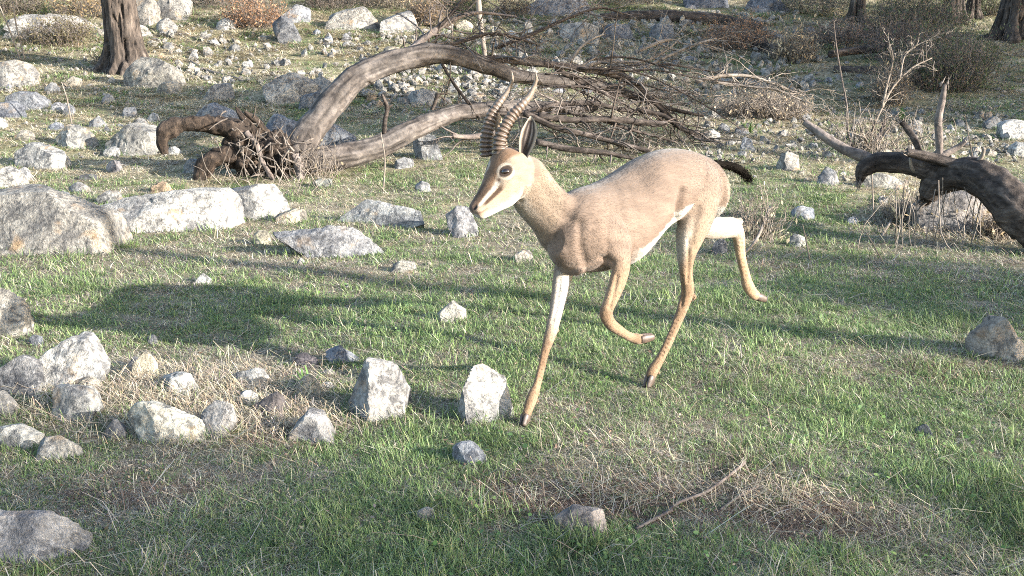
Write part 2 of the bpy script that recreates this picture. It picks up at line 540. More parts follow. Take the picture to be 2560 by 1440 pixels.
rock([(968,658),(1000,653),(1036,656),(1042,676),(985,682)], 'flat white stone half sunk in grass below the streaked rock', 0.8, 3, (1.15,1.12,1.02), name='stone', cat='stone')
rock([(488,692),(510,684),(528,686),(532,708),(494,710)], 'little whitish stone lying in the long shadow band', 0.8, 3, WHITE, name='stone', cat='stone')
rock([(-60,715),(20,728),(60,755),(80,790),(84,828),(-60,835)], 'bright white boulder cut off at the left edge below the largest boulder', 0.8, 5, (1.29,1.221,1.101))
rock([(104,928),(125,880),(170,852),(215,852),(242,885),(268,922),(225,945),(180,966),(110,970)], 'tall rounded grey white boulder topping the near stone heap', 0.9, 5, (1.546,1.516,1.457), cuts=1)
rock([(2,935),(60,885),(118,880),(112,962),(60,985),(5,975)], 'dark grey boulder left of the tall rounded one', 0.8, 4, DARK)
rock([(332,908),(352,884),(370,882),(388,897),(394,932),(350,944)], 'small bright cream stone upright in the dry grass of the stone heap', 0.8, 3, (1.62,1.485,1.17), name='stone', cat='stone')
rock([(398,958),(430,930),(470,935),(507,972),(440,988)], 'pale stone with a dark left tip in the middle of the dry grass', 0.8, 4, WHITE, name='stone', cat='stone')
rock([(172,952),(220,938),(262,950),(262,978),(200,984)], 'cream stone wedged under the tall rounded boulder', 0.8, 3, WARM, name='stone', cat='stone')
rock([(112,975),(180,966),(246,972),(258,1012),(205,1052),(130,1035)], 'mottled grey stone below the tall rounded boulder, grass in front', 0.8, 4, (1.197,1.197,1.167))
rock([(322,1042),(345,1010),(382,1010),(425,1040),(500,1052),(524,1082),(520,1108),(420,1106),(340,1075)], 'long yellowish white rock sloping right at the front of the stone heap', 0.7, 5, (1.596,1.557,1.397), cuts=1)
rock([(502,1014),(560,998),(602,1008),(594,1050),(552,1082),(518,1092)], 'grey wedge stone against the right end of the long yellowish rock', 0.8, 4, (1.347,1.307,1.277))
rock([(732,1080),(775,1024),(810,1035),(848,1098),(740,1108)], 'pyramid shaped grey stone at the right end of the stone heap', 0.85, 4, (1.397,1.366,1.347))
rock([(862,1034),(880,985),(915,905),(990,918),(1018,972),(1004,1034),(900,1044)], 'upright leaning stone with a shaded hollow left face', 0.9, 5, (1.29,1.256,1.221), planes=[((-0.85,-0.55,0.25),0.35),((0.45,-0.85,0.2),0.55)], rough=0.7, cuts=1)
rock([(1146,1042),(1165,985),(1185,920),(1215,913),(1262,945),(1282,1012),(1272,1044)], 'upright tooth shaped white stone beside the front hoof', 0.8, 5, (1.333,1.307,1.256), planes=[((0.3,-0.9,0.25),0.6),((-0.9,-0.4,0.1),0.72)], rough=0.7, cuts=1)
rock([(1133,1122),(1155,1105),(1187,1115),(1224,1152),(1200,1162),(1135,1154)], 'small bluish grey stone in the shaded grass below the tooth shaped one', 0.8, 4, BLUE, name='stone', cat='stone')
rock([(1040,1283),(1070,1264),(1086,1275),(1082,1302),(1045,1308)], 'little round speckled stone lowest in the middle foreground', 0.9, 3, (0.95,0.93,0.92), name='stone', cat='stone')
rock([(1093,788),(1130,754),(1167,776),(1163,798),(1110,803)], 'small white pointed stone standing alone left of the straight foreleg', 0.8, 3, (1.29,1.247,1.135), name='stone', cat='stone')
rock([(2432,855),(2490,794),(2512,800),(2580,885),(2500,896),(2436,876)], 'pale rounded boulder at the right edge in the foreground grass', 0.8, 4, (1.15,1.05,0.95))
rock([(-260,1275),(-120,1260),(100,1260),(190,1275),(216,1312),(170,1400),(-260,1405)], 'bluish grey slab in the bottom left corner', 0.6, 5, (0.98,1.0,1.07), rough=0.6, planes=[((.06,-.25,1),.60)], cuts=1)
rock([(-20,1072),(90,1058),(114,1092),(50,1124),(-20,1110)], 'pale flat stone at the left edge in front of the stone heap', 0.7, 4, (1.297,1.297,1.247), name='stone', cat='stone')
rock([(86,1098),(150,1092),(204,1112),(198,1152),(120,1146)], 'grass covered white stone low in front of the stone heap', 0.7, 4, (1.397,1.357,1.277), name='stone', cat='stone')
rock([(800,878),(850,868),(918,900),(862,908)], 'flat bluish stone behind the upright leaning stone', 0.7, 3, BLUE, name='stone', cat='stone')
rock([(724,890),(760,882),(792,886),(806,912),(750,918)], 'dark purplish stone left of the flat bluish one', 0.7, 3, (0.62,0.56,0.6), name='stone', cat='stone')
rock([(588,934),(640,922),(676,928),(692,952),(600,968)], 'white flat stone at the back right of the dry grass', 0.7, 3, WHITE, name='stone', cat='stone')
rock([(638,990),(690,982),(724,995),(718,1042),(640,1048)], 'straw covered brownish stone behind the pyramid shaped one', 0.7, 4, (0.7,0.62,0.6), name='stone', cat='stone')
rock([(738,938),(780,930),(800,955),(800,980),(750,988)], 'pale stone beside the grass tuft, left of the upright leaning stone', 0.7, 3, WARM, name='stone', cat='stone')
rock([(585,985),(620,976),(644,990),(640,1010),(590,1012)], 'small whitish stone behind the grey wedge stone', 0.8, 3, WHITE, name='stone', cat='stone')
rock([(432,1010),(448,1004),(462,1014),(458,1034),(436,1034)], 'tiny cream stone on the straw above the long yellowish rock', 0.8, 2, (1.376,1.247,0.946), name='stone', cat='stone')
rock([(-30,985),(20,978),(46,998),(40,1040),(-30,1040)], 'speckled stone at the left edge under the dark grey boulder', 0.8, 3, (0.9,0.88,0.85), name='stone', cat='stone')
rock([(262,1050),(290,1042),(318,1060),(316,1098),(268,1098)], 'dark little stone left of the long yellowish rock', 0.8, 3, DARK, name='stone', cat='stone')
rock([(70,848),(85,838),(105,842),(108,862),(74,866)], 'small dark blue grey stone above the tall rounded boulder', 0.8, 3, (0.6,0.64,0.72), name='stone', cat='stone')
rock([(368,845),(385,836),(400,842),(402,856),(370,860)], 'small dark stone at the lower edge of the gazelle shadow', 0.8, 2, DARK, name='stone', cat='stone')
rock([(1385,1297),(1430,1270),(1505,1276),(1520,1330),(1395,1338)], 'flat crumbly pinkish stone buried in dead grass below the forehoof', 0.9, 4, (1.2,1.08,1.02), name='stone', cat='stone')
rock([(2290,1072),(2312,1062),(2330,1072),(2328,1092),(2294,1092)], 'small grey stone almost hidden in the shaded right grass', 0.8, 3, (0.6,0.66,0.68), name='stone', cat='stone')
rock([(2270,530),(2330,492),(2440,482),(2500,520),(2516,562),(2280,575)], 'broad greyish pink rock under the right hand log', 0.6, 4, (0.85,0.8,0.78))
rock([(2140,452),(2170,436),(2262,434),(2278,458),(2150,462)], 'bright white flat rock seen beneath the arched right hand branch', 0.6, 4, (1.376,1.333,1.221), base=470)
rock([(2044,432),(2070,420),(2086,428),(2104,456),(2050,462)], 'grey white stone left of the arched right hand branch', 0.8, 3, (1.05,1.05,1.08), name='stone', cat='stone')
rock([(1978,530),(2000,514),(2038,524),(2042,546),(1985,550)], 'bluish stone in the shaded grass right of the gazelle rump', 0.8, 3, BLUE, name='stone', cat='stone')
rock([(1974,596),(1990,582),(2012,596),(2014,618),(1978,618)], 'white small stone to the right of the trailing hind hoof', 0.8, 3, WHITE, name='stone', cat='stone')
rock([(1778,602),(1795,592),(1816,600),(1818,632),(1782,634)], 'dark stone under the trailing hind leg', 0.8, 3, DARK, name='stone', cat='stone')
rock([(1284,640),(1305,626),(1330,632),(1334,652),(1288,655)], 'rounded pale stone in the grass left of the gazelle chest', 0.9, 3, (1.05,0.98,0.9), name='stone', cat='stone')
rock([(1038,462),(1052,452),(1072,460),(1072,478),(1042,480)], 'small grey white stone between white slab and fallen trunk', 0.8, 3, GREY, name='stone', cat='stone')
rock([(1938,412),(1955,386),(1975,378),(1994,388),(1992,420),(1945,424)], 'pale two toned stone above the gazelle tail', 0.8, 4, (1.15,1.1,1.02), planes=[((-0.8,-0.5,0.1),0.4)], name='stone', cat='stone')
rock([(2190,495),(2200,488),(2218,492),(2220,506),(2194,508)], 'small whitish stone in the grass right of the bluish one', 0.8, 2, WHITE, name='stone', cat='stone')
rock([(2112,545),(2130,540),(2150,546),(2150,558),(2116,560)], 'tiny bluish stone in shade below the arched right branch', 0.8, 2, BLUE, name='stone', cat='stone')
# --- stones of the left and middle slope
rock([(-40,165),(40,152),(66,160),(86,192),(80,218),(-40,220)], 'big pale rock at the left edge level with the pine foot', 0.8, 4, (1.1,1.06,1.0))
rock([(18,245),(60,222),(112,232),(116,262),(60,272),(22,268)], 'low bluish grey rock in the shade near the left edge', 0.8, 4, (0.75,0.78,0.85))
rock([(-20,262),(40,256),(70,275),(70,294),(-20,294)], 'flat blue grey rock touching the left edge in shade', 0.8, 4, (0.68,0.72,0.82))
rock([(308,190),(345,145),(390,148),(462,185),(456,206),(410,218),(330,205)], 'big two toned rock leaning by the pine foot, sunlit right end', 0.8, 5, (1.032,0.989,0.903), planes=[((-0.5,-0.9,0.1),0.45),((0.9,-0.4,0.3),0.6)])
rock([(392,218),(420,198),(450,205),(450,232),(400,234)], 'pale stone just right of the two toned rock', 0.8, 3, WARM, name='stone', cat='stone')
rock([(502,240),(540,210),(578,212),(586,240),(570,250),(510,250)], 'pointed grey white rock left of the big white boulder', 0.8, 4, (1.1,1.08,1.05))
rock([(668,228),(712,186),(742,177),(800,202),(812,240),(760,252),(690,250)], 'big whitish boulder left of the arching trunk', 0.8, 5, (1.101,1.075,1.015))
rock([(780,205),(810,192),(848,205),(852,240),(800,245)], 'white rock squeezed between the big boulder and the arching trunk', 0.8, 4, (1.032,0.989,0.946))
rock([(738,262),(765,232),(800,230),(822,258),(815,272),(745,274)], 'dark grey rounded rock in front of the big whitish boulder', 0.8, 4, (0.68,0.7,0.76))
rock([(484,298),(520,262),(572,261),(594,300),(588,322),(500,318)], 'smooth bluish boulder above the curved root', 0.8, 4, (0.95,0.98,1.06), rough=0.6)
rock([(643,295),(668,281),(752,310),(768,352),(700,352),(650,325)], 'sloping bluish slab behind the root plate', 0.7, 4, (0.92,0.97,1.08))
rock([(798,345),(830,308),(888,345),(888,372),(820,374)], 'bluish rock under the arch of the trunk', 0.8, 4, (0.92,0.97,1.06))
rock([(1030,360),(1042,335),(1080,316),(1102,382),(1075,398),(1042,388)], 'upright grey stone under the lower trunk', 0.8, 4, (0.98,1.0,1.04), planes=[((-0.8,-0.6,0.1),0.45)])
rock([(1018,232),(1050,217),(1092,240),(1086,262),(1035,262)], 'whitish stone between the two trunks', 0.8, 4, (1.15,1.12,1.1))
rock([(138,345),(165,314),(234,318),(240,368),(165,366)], 'bright rounded white rock right of the leftmost slope stones', 0.8, 4, (1.247,1.221,1.135))
rock([(268,345),(298,304),(390,332),(400,382),(300,386),(275,368)], 'large pale grey rock with a crack left of the curved root', 0.8, 5, (1.015,0.989,0.929))
rock([(28,395),(80,357),(160,385),(182,412),(120,420),(50,415)], 'low lichen blotched boulder near the left edge', 0.8, 5, (1.05,1.05,1.04))
rock([(-10,440),(25,410),(60,440),(64,464),(-10,466)], 'leaning light grey stone at the left edge above the largest boulder', 0.8, 4, (1.1,1.08,1.04))
rock([(40,432),(60,418),(78,436),(78,448),(46,450)], 'small grey stone behind the leaning light grey one', 0.8, 3, GREY, name='stone', cat='stone')
rock([(265,415),(282,400),(300,405),(302,428),(268,430)], 'rounded lilac grey stone below the cracked grey rock', 0.9, 3, (0.95,0.9,0.92), name='stone', cat='stone')
rock([(455,412),(475,398),(502,402),(502,432),(462,432)], 'bluish white stone left of the root plate foot', 0.9, 3, (1.0,1.04,1.08), name='stone', cat='stone')
rock([(418,374),(435,366),(452,372),(452,388),(420,388)], 'small white stone under the curved root', 0.8, 3, WHITE, name='stone', cat='stone')
rock([(304,290),(310,270),(338,268),(342,290),(330,294)], 'cube like grey stone in the shaded grass', 0.9, 3, (0.88,0.9,0.95), name='stone', cat='stone')
rock([(125,272),(140,256),(160,266),(160,280),(128,280)], 'left one of two touching grey stones in the shade', 0.9, 3, (0.9,0.92,0.98), name='stone', cat='stone')
rock([(150,280),(168,260),(186,272),(186,288),(154,288)], 'right one of two touching grey stones in the shade', 0.9, 3, (0.8,0.82,0.88), name='stone', cat='stone')
rock([(112,222),(130,204),(150,214),(152,232),(116,232)], 'grey stone with a white side above the touching pair', 0.8, 3, (1.0,1.0,1.02), name='stone', cat='stone')
rock([(225,306),(245,292),(266,302),(266,318),(228,318)], 'rounded grey stone above the bright white rock', 0.9, 3, GREY, name='stone', cat='stone')
rock([(364,294),(382,282),(400,292),(400,304),(366,304)], 'small pale stone above the cracked grey rock', 0.8, 3, WHITE, name='stone', cat='stone')
rock([(330,310),(345,294),(370,300),(370,320),(334,322)], 'dark fronted stone right behind the cracked grey rock', 0.8, 3, (0.75,0.75,0.75), name='stone', cat='stone')
rock([(255,250),(268,234),(285,244),(286,258),(258,260)], 'grey stone alone in the shaded strip right of the pine shade', 0.8, 3, (0.78,0.8,0.86), name='stone', cat='stone')
rock([(118,318),(140,306),(160,312),(158,324),(122,326)], 'bluish flat stone touching the bright white rock', 0.7, 3, (0.85,0.92,1.05), name='stone', cat='stone')
rock([(36,340),(62,325),(88,334),(90,348),(40,350)], 'pale tan stone above the lichen blotched boulder', 0.8, 3, WARM, name='stone', cat='stone')
rock([(-20,300),(0,290),(14,302),(14,322),(-20,322)], 'white stone half out of the frame on the left', 0.8, 3, WHITE, name='stone', cat='stone')
rock([(198,442),(215,432),(238,434),(242,448),(202,450)], 'dark grey stone low in the grass below the lilac one', 0.8, 3, DARK, name='stone', cat='stone')
rock([(245,495),(265,478),(300,482),(314,508),(250,510)], 'low grey stone behind the long whitish boulder', 0.8, 3, (0.95,0.95,0.93), name='stone', cat='stone')
rock([(172,470),(195,454),(224,470),(228,482),(178,482)], 'flat pale stone between dark stone and largest boulder', 0.7, 3, (0.95,0.95,0.97), name='stone', cat='stone')
rock([(130,488),(150,474),(172,480),(174,504),(140,506)], 'small bluish stone peeking over the largest boulder', 0.8, 3, (0.75,0.8,0.88), name='stone', cat='stone')
rock([(374,470),(405,454),(432,460),(434,482),(378,484)], 'orange tinted stone left of the root plate', 0.8, 3, ORANGE, name='stone', cat='stone')
rock([(262,368),(280,362),(300,372),(302,390),(268,388)], 'white fragment at the foot of the cracked grey rock', 0.8, 3, WHITE, name='stone', cat='stone')
rock([(160,205),(180,190),(204,200),(206,214),(164,214)], 'cream stone in the dry grass left of the pine', 0.8, 3, WARM, name='stone', cat='stone')
rock([(780,455),(800,446),(826,452),(826,466),(784,468)], 'greenish white stone right of the root plate', 0.8, 3, (1.05,1.08,0.98), name='stone', cat='stone')
rock([(985,405),(1010,394),(1034,400),(1034,418),(990,420)], 'grey stone below the upright grey one', 0.8, 3, GREY, name='stone', cat='stone')
rock([(1838,328),(1845,308),(1870,310),(1872,336),(1844,338)], 'grey block stone at the end of the fallen branches', 0.8, 3, (0.75,0.78,0.85), name='stone', cat='stone')
rock([(1846,372),(1858,344),(1878,350),(1890,376),(1850,378)], 'bluish wedge stone right of the gazelle croup', 0.8, 3, BLUE, name='stone', cat='stone')
rock([(1758,340),(1780,322),(1800,336),(1800,350),(1762,350)], 'white stone above the gazelle croup at a branch tip', 0.8, 3, WHITE, name='stone', cat='stone')
rock([(2500,312),(2540,298),(2580,310),(2580,346),(2505,342)], 'whitish stone at the right edge above the log', 0.8, 4, WHITE)
rock([(2455,305),(2480,292),(2510,298),(2512,318),(2460,320)], 'grey flat rock left of the right edge stone', 0.8, 3, GREY, name='stone', cat='stone')
rock([(2528,375),(2545,356),(2580,360),(2580,390),(2532,388)], 'bright white stone at the right edge just above the log', 0.8, 3, WHITE, name='stone', cat='stone')
rock([(2270,300),(2300,302),(2310,318),(2300,335),(2268,330)], 'dark fronted pale stone behind the upright stub', 0.8, 3, (0.7,0.7,0.72), name='stone', cat='stone')
# --- far stones along the top
rock([(30,55),(90,26),(170,36),(225,55),(262,85),(200,80),(60,68)], 'long low outcrop left of the pine trunk', 0.5, 5, (1.05,1.03,1.0))
rock([(250,75),(330,62),(400,72),(440,84),(400,92),(260,92)], 'flat pale ledge behind the pine trunk', 0.4, 4, (1.032,0.989,0.929))
rock([(325,40),(335,-25),(370,-25),(395,30),(385,58),(335,60)], 'tall cream boulder just right of the pine trunk', 0.8, 4, (1.118,1.032,0.929))
rock([(388,20),(400,-12),(450,-14),(476,20),(465,45),(410,40)], 'round white boulder right of the tall cream one', 0.8, 4, (1.118,1.066,0.989))
rock([(385,60),(410,40),(442,66),(436,86),(395,84)], 'grey rock below the round white boulder', 0.8, 3, (1.0,0.98,0.95))
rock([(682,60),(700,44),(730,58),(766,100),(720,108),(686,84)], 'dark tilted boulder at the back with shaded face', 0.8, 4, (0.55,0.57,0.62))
rock([(712,40),(740,14),(775,20),(782,46),(720,54)], 'bluish white boulder behind the dark tilted one', 0.8, 4, (1.0,1.03,1.1))
rock([(805,58),(830,38),(870,28),(905,20),(952,40),(946,66),(880,72),(815,66)], 'long mottled boulder in the middle of the far row', 0.7, 4, (1.15,1.1,1.02))
rock([(958,50),(985,28),(1030,34),(1050,70),(1000,80),(965,70)], 'rounded mottled boulder at the right end of the far row', 0.8, 4, (1.15,1.12,1.08))
rock([(538,62),(565,44),(592,58),(592,72),(545,74)], 'white stone beside the reddish dry bush', 0.8, 3, WHITE, name='stone', cat='stone')
rock([(1098,60),(1115,44),(1134,56),(1132,74),(1102,76)], 'white stone behind the top branch', 0.8, 3, WHITE, name='stone', cat='stone')
rock([(1140,64),(1160,50),(1182,60),(1182,74),(1144,76)], 'cream stone left of the standing stick', 0.8, 3, WARM, name='stone', cat='stone')
rock([(1398,82),(1420,60),(1455,54),(1496,74),(1494,100),(1430,102)], 'white capped boulder behind the branch fan', 0.8, 4, (1.032,0.998,0.963))
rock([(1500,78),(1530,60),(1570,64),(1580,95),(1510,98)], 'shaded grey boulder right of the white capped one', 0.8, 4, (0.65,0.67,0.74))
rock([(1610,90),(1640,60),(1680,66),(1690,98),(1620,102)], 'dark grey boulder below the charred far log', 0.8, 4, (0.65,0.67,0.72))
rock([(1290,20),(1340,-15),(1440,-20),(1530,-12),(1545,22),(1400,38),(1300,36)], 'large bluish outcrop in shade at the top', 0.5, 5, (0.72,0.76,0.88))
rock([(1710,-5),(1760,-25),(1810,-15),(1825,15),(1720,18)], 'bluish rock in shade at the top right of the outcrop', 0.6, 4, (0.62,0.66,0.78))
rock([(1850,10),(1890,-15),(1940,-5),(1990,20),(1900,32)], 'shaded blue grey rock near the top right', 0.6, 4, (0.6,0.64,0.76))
rock([(2058,72),(2066,50),(2080,52),(2084,74),(2062,76)], 'small cream stone catching sun on the shaded bank', 0.8, 3, (1.376,1.247,0.946), name='stone', cat='stone')
rock([(950,150),(965,112),(1000,112),(1016,140),(990,150)], 'cream stone behind the rise of the arching trunk', 0.8, 3, (1.29,1.161,0.946), name='stone', cat='stone')
N_NAMED = len(FOOT)

# --- scattered stones; each is told apart by colour, size and the nearest thing one can find
LANDMARKS = [(300,170,'pine foot'),(385,185,'big two toned rock'),(545,235,'pointed grey white rock'),(740,220,'big whitish boulder'),(725,80,'dark tilted boulder'),(635,60,'reddish dry bush'),(890,50,'long mottled boulder'),(1005,58,'rounded mottled boulder'),
 (1205,110,'standing pale stick'),(945,180,'rise of the arching trunk'),(1085,140,'top of the arching trunk'),(1055,240,'whitish stone between the trunks'),(1070,360,'upright grey stone'),(1180,280,'thin end of the lower trunk'),(1280,190,'horn tips'),(1445,80,'white capped boulder'),(1540,85,'shaded grey boulder'),(1650,85,'charred far log'),(1590,240,'broken end of the arching trunk'),
 (1480,180,'upper dark branch'),(1740,345,'drooping branch tips'),(1860,325,'grey block stone'),(1780,338,'white stone at a branch tip'),(1965,400,'pale two toned stone'),(1870,430,'tail tip'),(2012,306,'thin end of the right hand branch'),(2120,260,'tall dead sapling stem'),(2180,350,'dead shrub'),(2253,310,'bent dark stub'),(2357,250,'tall upright stub'),(2465,375,'small pale stub'),(2540,320,'right edge whitish stone'),
 (2170,165,'propped dark log'),(1915,130,'short dark log'),(1990,150,'tan grass tuft'),(2380,230,'big green bush'),(2530,100,'tilted pine'),(1920,290,'tan heap of dry brush'),(2235,240,'fibrous dry stump'),(420,330,'curved root'),(540,290,'smooth bluish boulder'),(65,250,'low bluish grey rock'),(190,340,'bright rounded white rock'),(330,345,'cracked grey rock'),(100,395,'lichen blotched boulder'),
 (40,190,'left edge pale rock'),(510,695,'little whitish shadow stone'),(650,590,'cream cube shaped stone'),(820,600,'long streaked rock'),(1000,668,'flat half sunk stone'),(1130,780,'lone white pointed stone'),(1310,640,'rounded stone by the chest'),(2065,440,'grey white stone by the branch'),(2010,530,'bluish shaded stone'),(190,905,'tall rounded boulder'),(365,910,'bright cream upright stone'),(425,1060,'long yellowish rock'),(790,1065,'pyramid shaped stone'),(940,965,'upright leaning stone'),(185,1010,'mottled grey stone'),(455,960,'pale stone in the straw'),(930,525,'flat whitish slab')]
SCAT = []
def tint_word(t):
    return {WHITE: 'white', WARM: 'cream', ORANGE: 'orange', GREY: 'grey', BLUE: 'bluish', DARK: 'dark grey'}.get(t, 'bluish grey' if t[2] > t[0] else 'pale')
def scatter(x0, y0, x1, y1, n, s0, s1, label, group, tints, seed, skew=1.6):
    rng = np.random.default_rng(seed)
    for k in range(n):
        for _ in range(30):
            x, y = rng.uniform(x0, x1), rng.uniform(y0, y1)
            s = s0 + (s1 - s0) * rng.random() ** skew
            g = ground(x, y); r = s / FPX * g[1] * 0.5
            if all((g[0]-f[0])**2 + (g[1]-f[1])**2 > (r*0.9 + max(f[2], f[3]))**2 for f in FOOT): break
        h = s * rng.uniform(0.45, 0.8)
        t = tints[int(rng.integers(len(tints)))]; j = rng.uniform(0.85, 1.15)
        o = rock(box_outline(x - s/2, y - h, x + s/2, y, rng), '', rng.uniform(0.7, 1.0), 2 if s < 20 else 3,
             tuple(c * j for c in t), group=group, name='stone', cat='stone', seed=int(rng.integers(1e6)), cuts=3)
        dx, dy, lm = min(((x - a, y - h / 2 - b, w) for a, b, w in LANDMARKS), key=lambda q: q[0]**2 + (1.6 * q[1])**2)
        rel = ('right of' if dx > 0 else 'left of') if abs(dx) > 1.3 * abs(dy) else ('in front of' if dy > 0 else 'behind')
        SCAT.append((o, ('tiny' if s < 17 else 'small' if s < 27 else 'fist sized', tint_word(t), rel, lm), dx * dx + dy * dy))
LIGHT = [WHITE, WARM, (1.1, 1.1, 1.08), (1.2, 1.1, 1.0), GREY, ORANGE]
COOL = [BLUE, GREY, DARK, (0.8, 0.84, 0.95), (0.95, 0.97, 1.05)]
scatter(880, 165, 1210, 270, 34, 10, 44, '', 'stones behind the arching trunk', LIGHT, 1)
scatter(350, 100, 700, 205, 34, 8, 36, '', 'stones on the sunny slope', LIGHT, 2)
scatter(760, 75, 1120, 130, 24, 8, 30, '', 'stones below the far boulder row', COOL, 3)
scatter(1180, 60, 1760, 240, 44, 9, 36, '', 'stones under the branch fan', COOL + LIGHT[:3], 4)
scatter(1760, 290, 2480, 400, 40, 9, 40, '', 'stones behind the right hand log', LIGHT[:4] + [GREY], 5)
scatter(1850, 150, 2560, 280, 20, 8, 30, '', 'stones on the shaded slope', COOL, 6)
scatter(0, 200, 480, 330, 14, 9, 26, '', 'stones on the left slope', COOL + [WHITE], 7)
scatter(500, 620, 1300, 760, 6, 14, 30, '', 'stones in the open grass', [WHITE, WARM, GREY], 8)
scatter(1830, 380, 2300, 470, 10, 12, 40, '', 'stones around the tail', [WHITE, GREY, WARM], 9)
scatter(290, 905, 850, 1075, 16, 16, 46, '', 'rubble of the near stone heap', [WHITE, WARM, GREY, DARK, (1.3,1.26,1.18)], 10)
ORD = ['', 'second nearest', 'third nearest', 'fourth nearest', 'fifth nearest', 'sixth nearest', 'seventh nearest', 'eighth nearest']
bykey = {}
for o, key, d in SCAT: bykey.setdefault(key, []).append((d, o.name, o))
for key, L in bykey.items():
    L.sort()
    for k, (d, _, o) in enumerate(L):
        w = ORD[k] if k or len(L) == 1 else 'nearest'
        o['label'] = ((w + ' ') if w else '') + '%s %s stone %s the %s' % key

# pebbles nobody could count: one mass
pm = MB()
prng = np.random.default_rng(44)
PV, PF = ico(1)
for (x0, y0, x1, y1, n, s0, s1) in ((0, 60, 700, 230, 420, 4, 14), (860, 90, 1300, 290, 620, 4, 19), (1180, 30, 2000, 270, 860, 5, 20), (900, 160, 1300, 270, 110, 14, 32), (1300, 60, 2050, 240, 170, 14, 34), (380, 90, 850, 210, 70, 12, 28), (1760, 280, 2540, 400, 100, 12, 30), (1750, 270, 2560, 410, 640, 4, 16), (1900, 60, 2560, 270, 420, 4, 13), (0, 230, 700, 420, 240, 5, 13), (0, 900, 900, 1120, 60, 5, 11), (1830, 400, 2300, 600, 70, 5, 12)):
    for k in range(n):
        g = ground(prng.uniform(x0, x1), prng.uniform(y0, y1))
        s = prng.uniform(s0, s1) / FPX * g[1] * 0.55
        M = np.linalg.qr(prng.normal(size=(3, 3)))[0]
        P = (PV * (1 + 0.35 * prng.normal(size=(len(PV), 1)).clip(-1, 1))) @ np.diag([1, prng.uniform(.6, .9), prng.uniform(.4, .7)]) @ M * s
        t = prng.uniform(0.7, 1.15)
        pm.add(P + g + (0, 0, s * 0.4), None, PF)
po = pm.build('pebbles', M_ROCK, smooth=False)
po.color = (1.1, 1.06, 1.0, 1)
tag(po, 'loose pale pebbles strewn over the whole stony slope', 'pebbles', kind='stuff')
# ------------------------------------------------------------------ dead wood
def px_path(pts):
    """[(px, py, Y)] -> world points"""
    return np.array([at(*p) for p in pts])

def px_r(rs, pts):
    return [r / FPX * p[2] for r, p in zip(rs, pts)]

def twig_spray(mb, P, R, n, rng, length, down=0.0, depth=2, spread=0.9, seg=4, t0=0.1, fwd=0.6):
    """side twigs of a branch, recursively"""
    P = np.asarray(P); R = np.asarray(R)
    C = catmull(P, 24)
    T = np.gradient(C, axis=0); T /= np.linalg.norm(T, axis=1)[:, None]
    for k in range(n):
        i = int(rng.uniform(t0, 0.99) * 23)
        d = T[i] * fwd + rng.normal(size=3) * spread * np.array([1, 0.8, 0.75]) + np.array([0, 0, -down])
        d /= np.linalg.norm(d)
        L = length * rng.uniform(0.35, 1.0)
        b1, b2 = rng.normal(size=3) * 0.16, rng.normal(size=3) * 0.26
        pts = [C[i], C[i] + d * L * 0.35 + b1 * L * 0.5, C[i] + d * L * 0.7 + b2 * L * 0.5, C[i] + d * L + (b1 + b2) * L * 0.5 - np.array([0, 0, 0.12 * L])]
        pts = np.array(pts)
        gz = terrain(pts[:, 0], pts[:, 1]) + 0.005
        pts[:, 2] = np.maximum(pts[:, 2], gz)
        r0 = min(np.interp(i / 23, np.linspace(0, 1, len(R)), R) * 0.6, 0.010 + 0.004 * L)
        r0 = max(r0 * .8, 0.0026)
        tube(mb, pts, [r0, r0 * 0.75, r0 * 0.5, max(0.0016, r0 * 0.3)], seg, 6, cap=False)
        if depth > 1:
            twig_spray(mb, pts, [r0, r0 * 0.4], int(rng.integers(1, 4)), rng, L * 0.55, down, depth - 1, spread, 3, 0.3, 0.7)

# ---- the fallen tree with its upturned roots
Y0 = ground(740, 440)[1] + 0.12
ft = empty('fallen_tree', (at(720, 430, Y0)[0], Y0, float(terrain(at(720, 430, Y0)[0], Y0))),
           'uprooted dead grey tree arching across the slope with upturned brown roots', 'fallen tree')
FT0 = np.array(ft.location)
def part_tube(name, pts, rs, mat, parent, origin, seg=14, n=None, bump=0.12, freq=14, label=None, seed=0):
    mb = MB()
    tube(mb, px_path(pts), px_r(rs, pts), seg, n, bump, seed=seed, freq=freq, grain=True)
    me = mesh_np(name, np.concatenate(mb.V) - origin, np.concatenate(mb.Q), np.concatenate(mb.T), np.concatenate(mb.C))
    o = link(name, me, mat, parent)
    if label: o['label'] = label
    return o
Ya = Y0
arch = [(735,400,Ya),(762,350,Ya+.02),(800,295,Ya+.08),(845,240,Ya+.15),(890,195,Ya+.22),(945,168,Ya+.28),(1010,148,Ya+.34),(1080,135,Ya+.42),(1150,143,Ya+.5),(1220,165,Ya+.58),(1290,190,Ya+.66),(1370,200,Ya+.75),(1450,206,Ya+.86),(1530,222,Ya+.98),(1592,242,Ya+1.05)]
arch_r = [42,38,36,34,32,30,28,26,23,20,18,15,14,13,11]
part_tube('trunk', arch, arch_r, M_GREYTRUNK, ft, FT0, 40, 190, 0.17, 8, 'arching grey trunk, the upper of the two', 3)
low = [(745,408,Ya+.02),(800,398,Ya+.0),(880,385,Ya+.05),(950,365,Ya+.1),(1010,335,Ya+.18),(1070,308,Ya+.26),(1130,286,Ya+.36),(1190,276,Ya+.46),(1270,268,Ya+.6),(1350,268,Ya+.8),(1430,272,Ya+1.0),(1490,268,Ya+1.15)]
low_r = [36,33,30,28,26,24,22,19,16,15,14,9]
part_tube('trunk', low, low_r, M_GREYTRUNK, ft, FT0, 40, 150, 0.17, 8, 'lower grey trunk lying along the ground', 5)
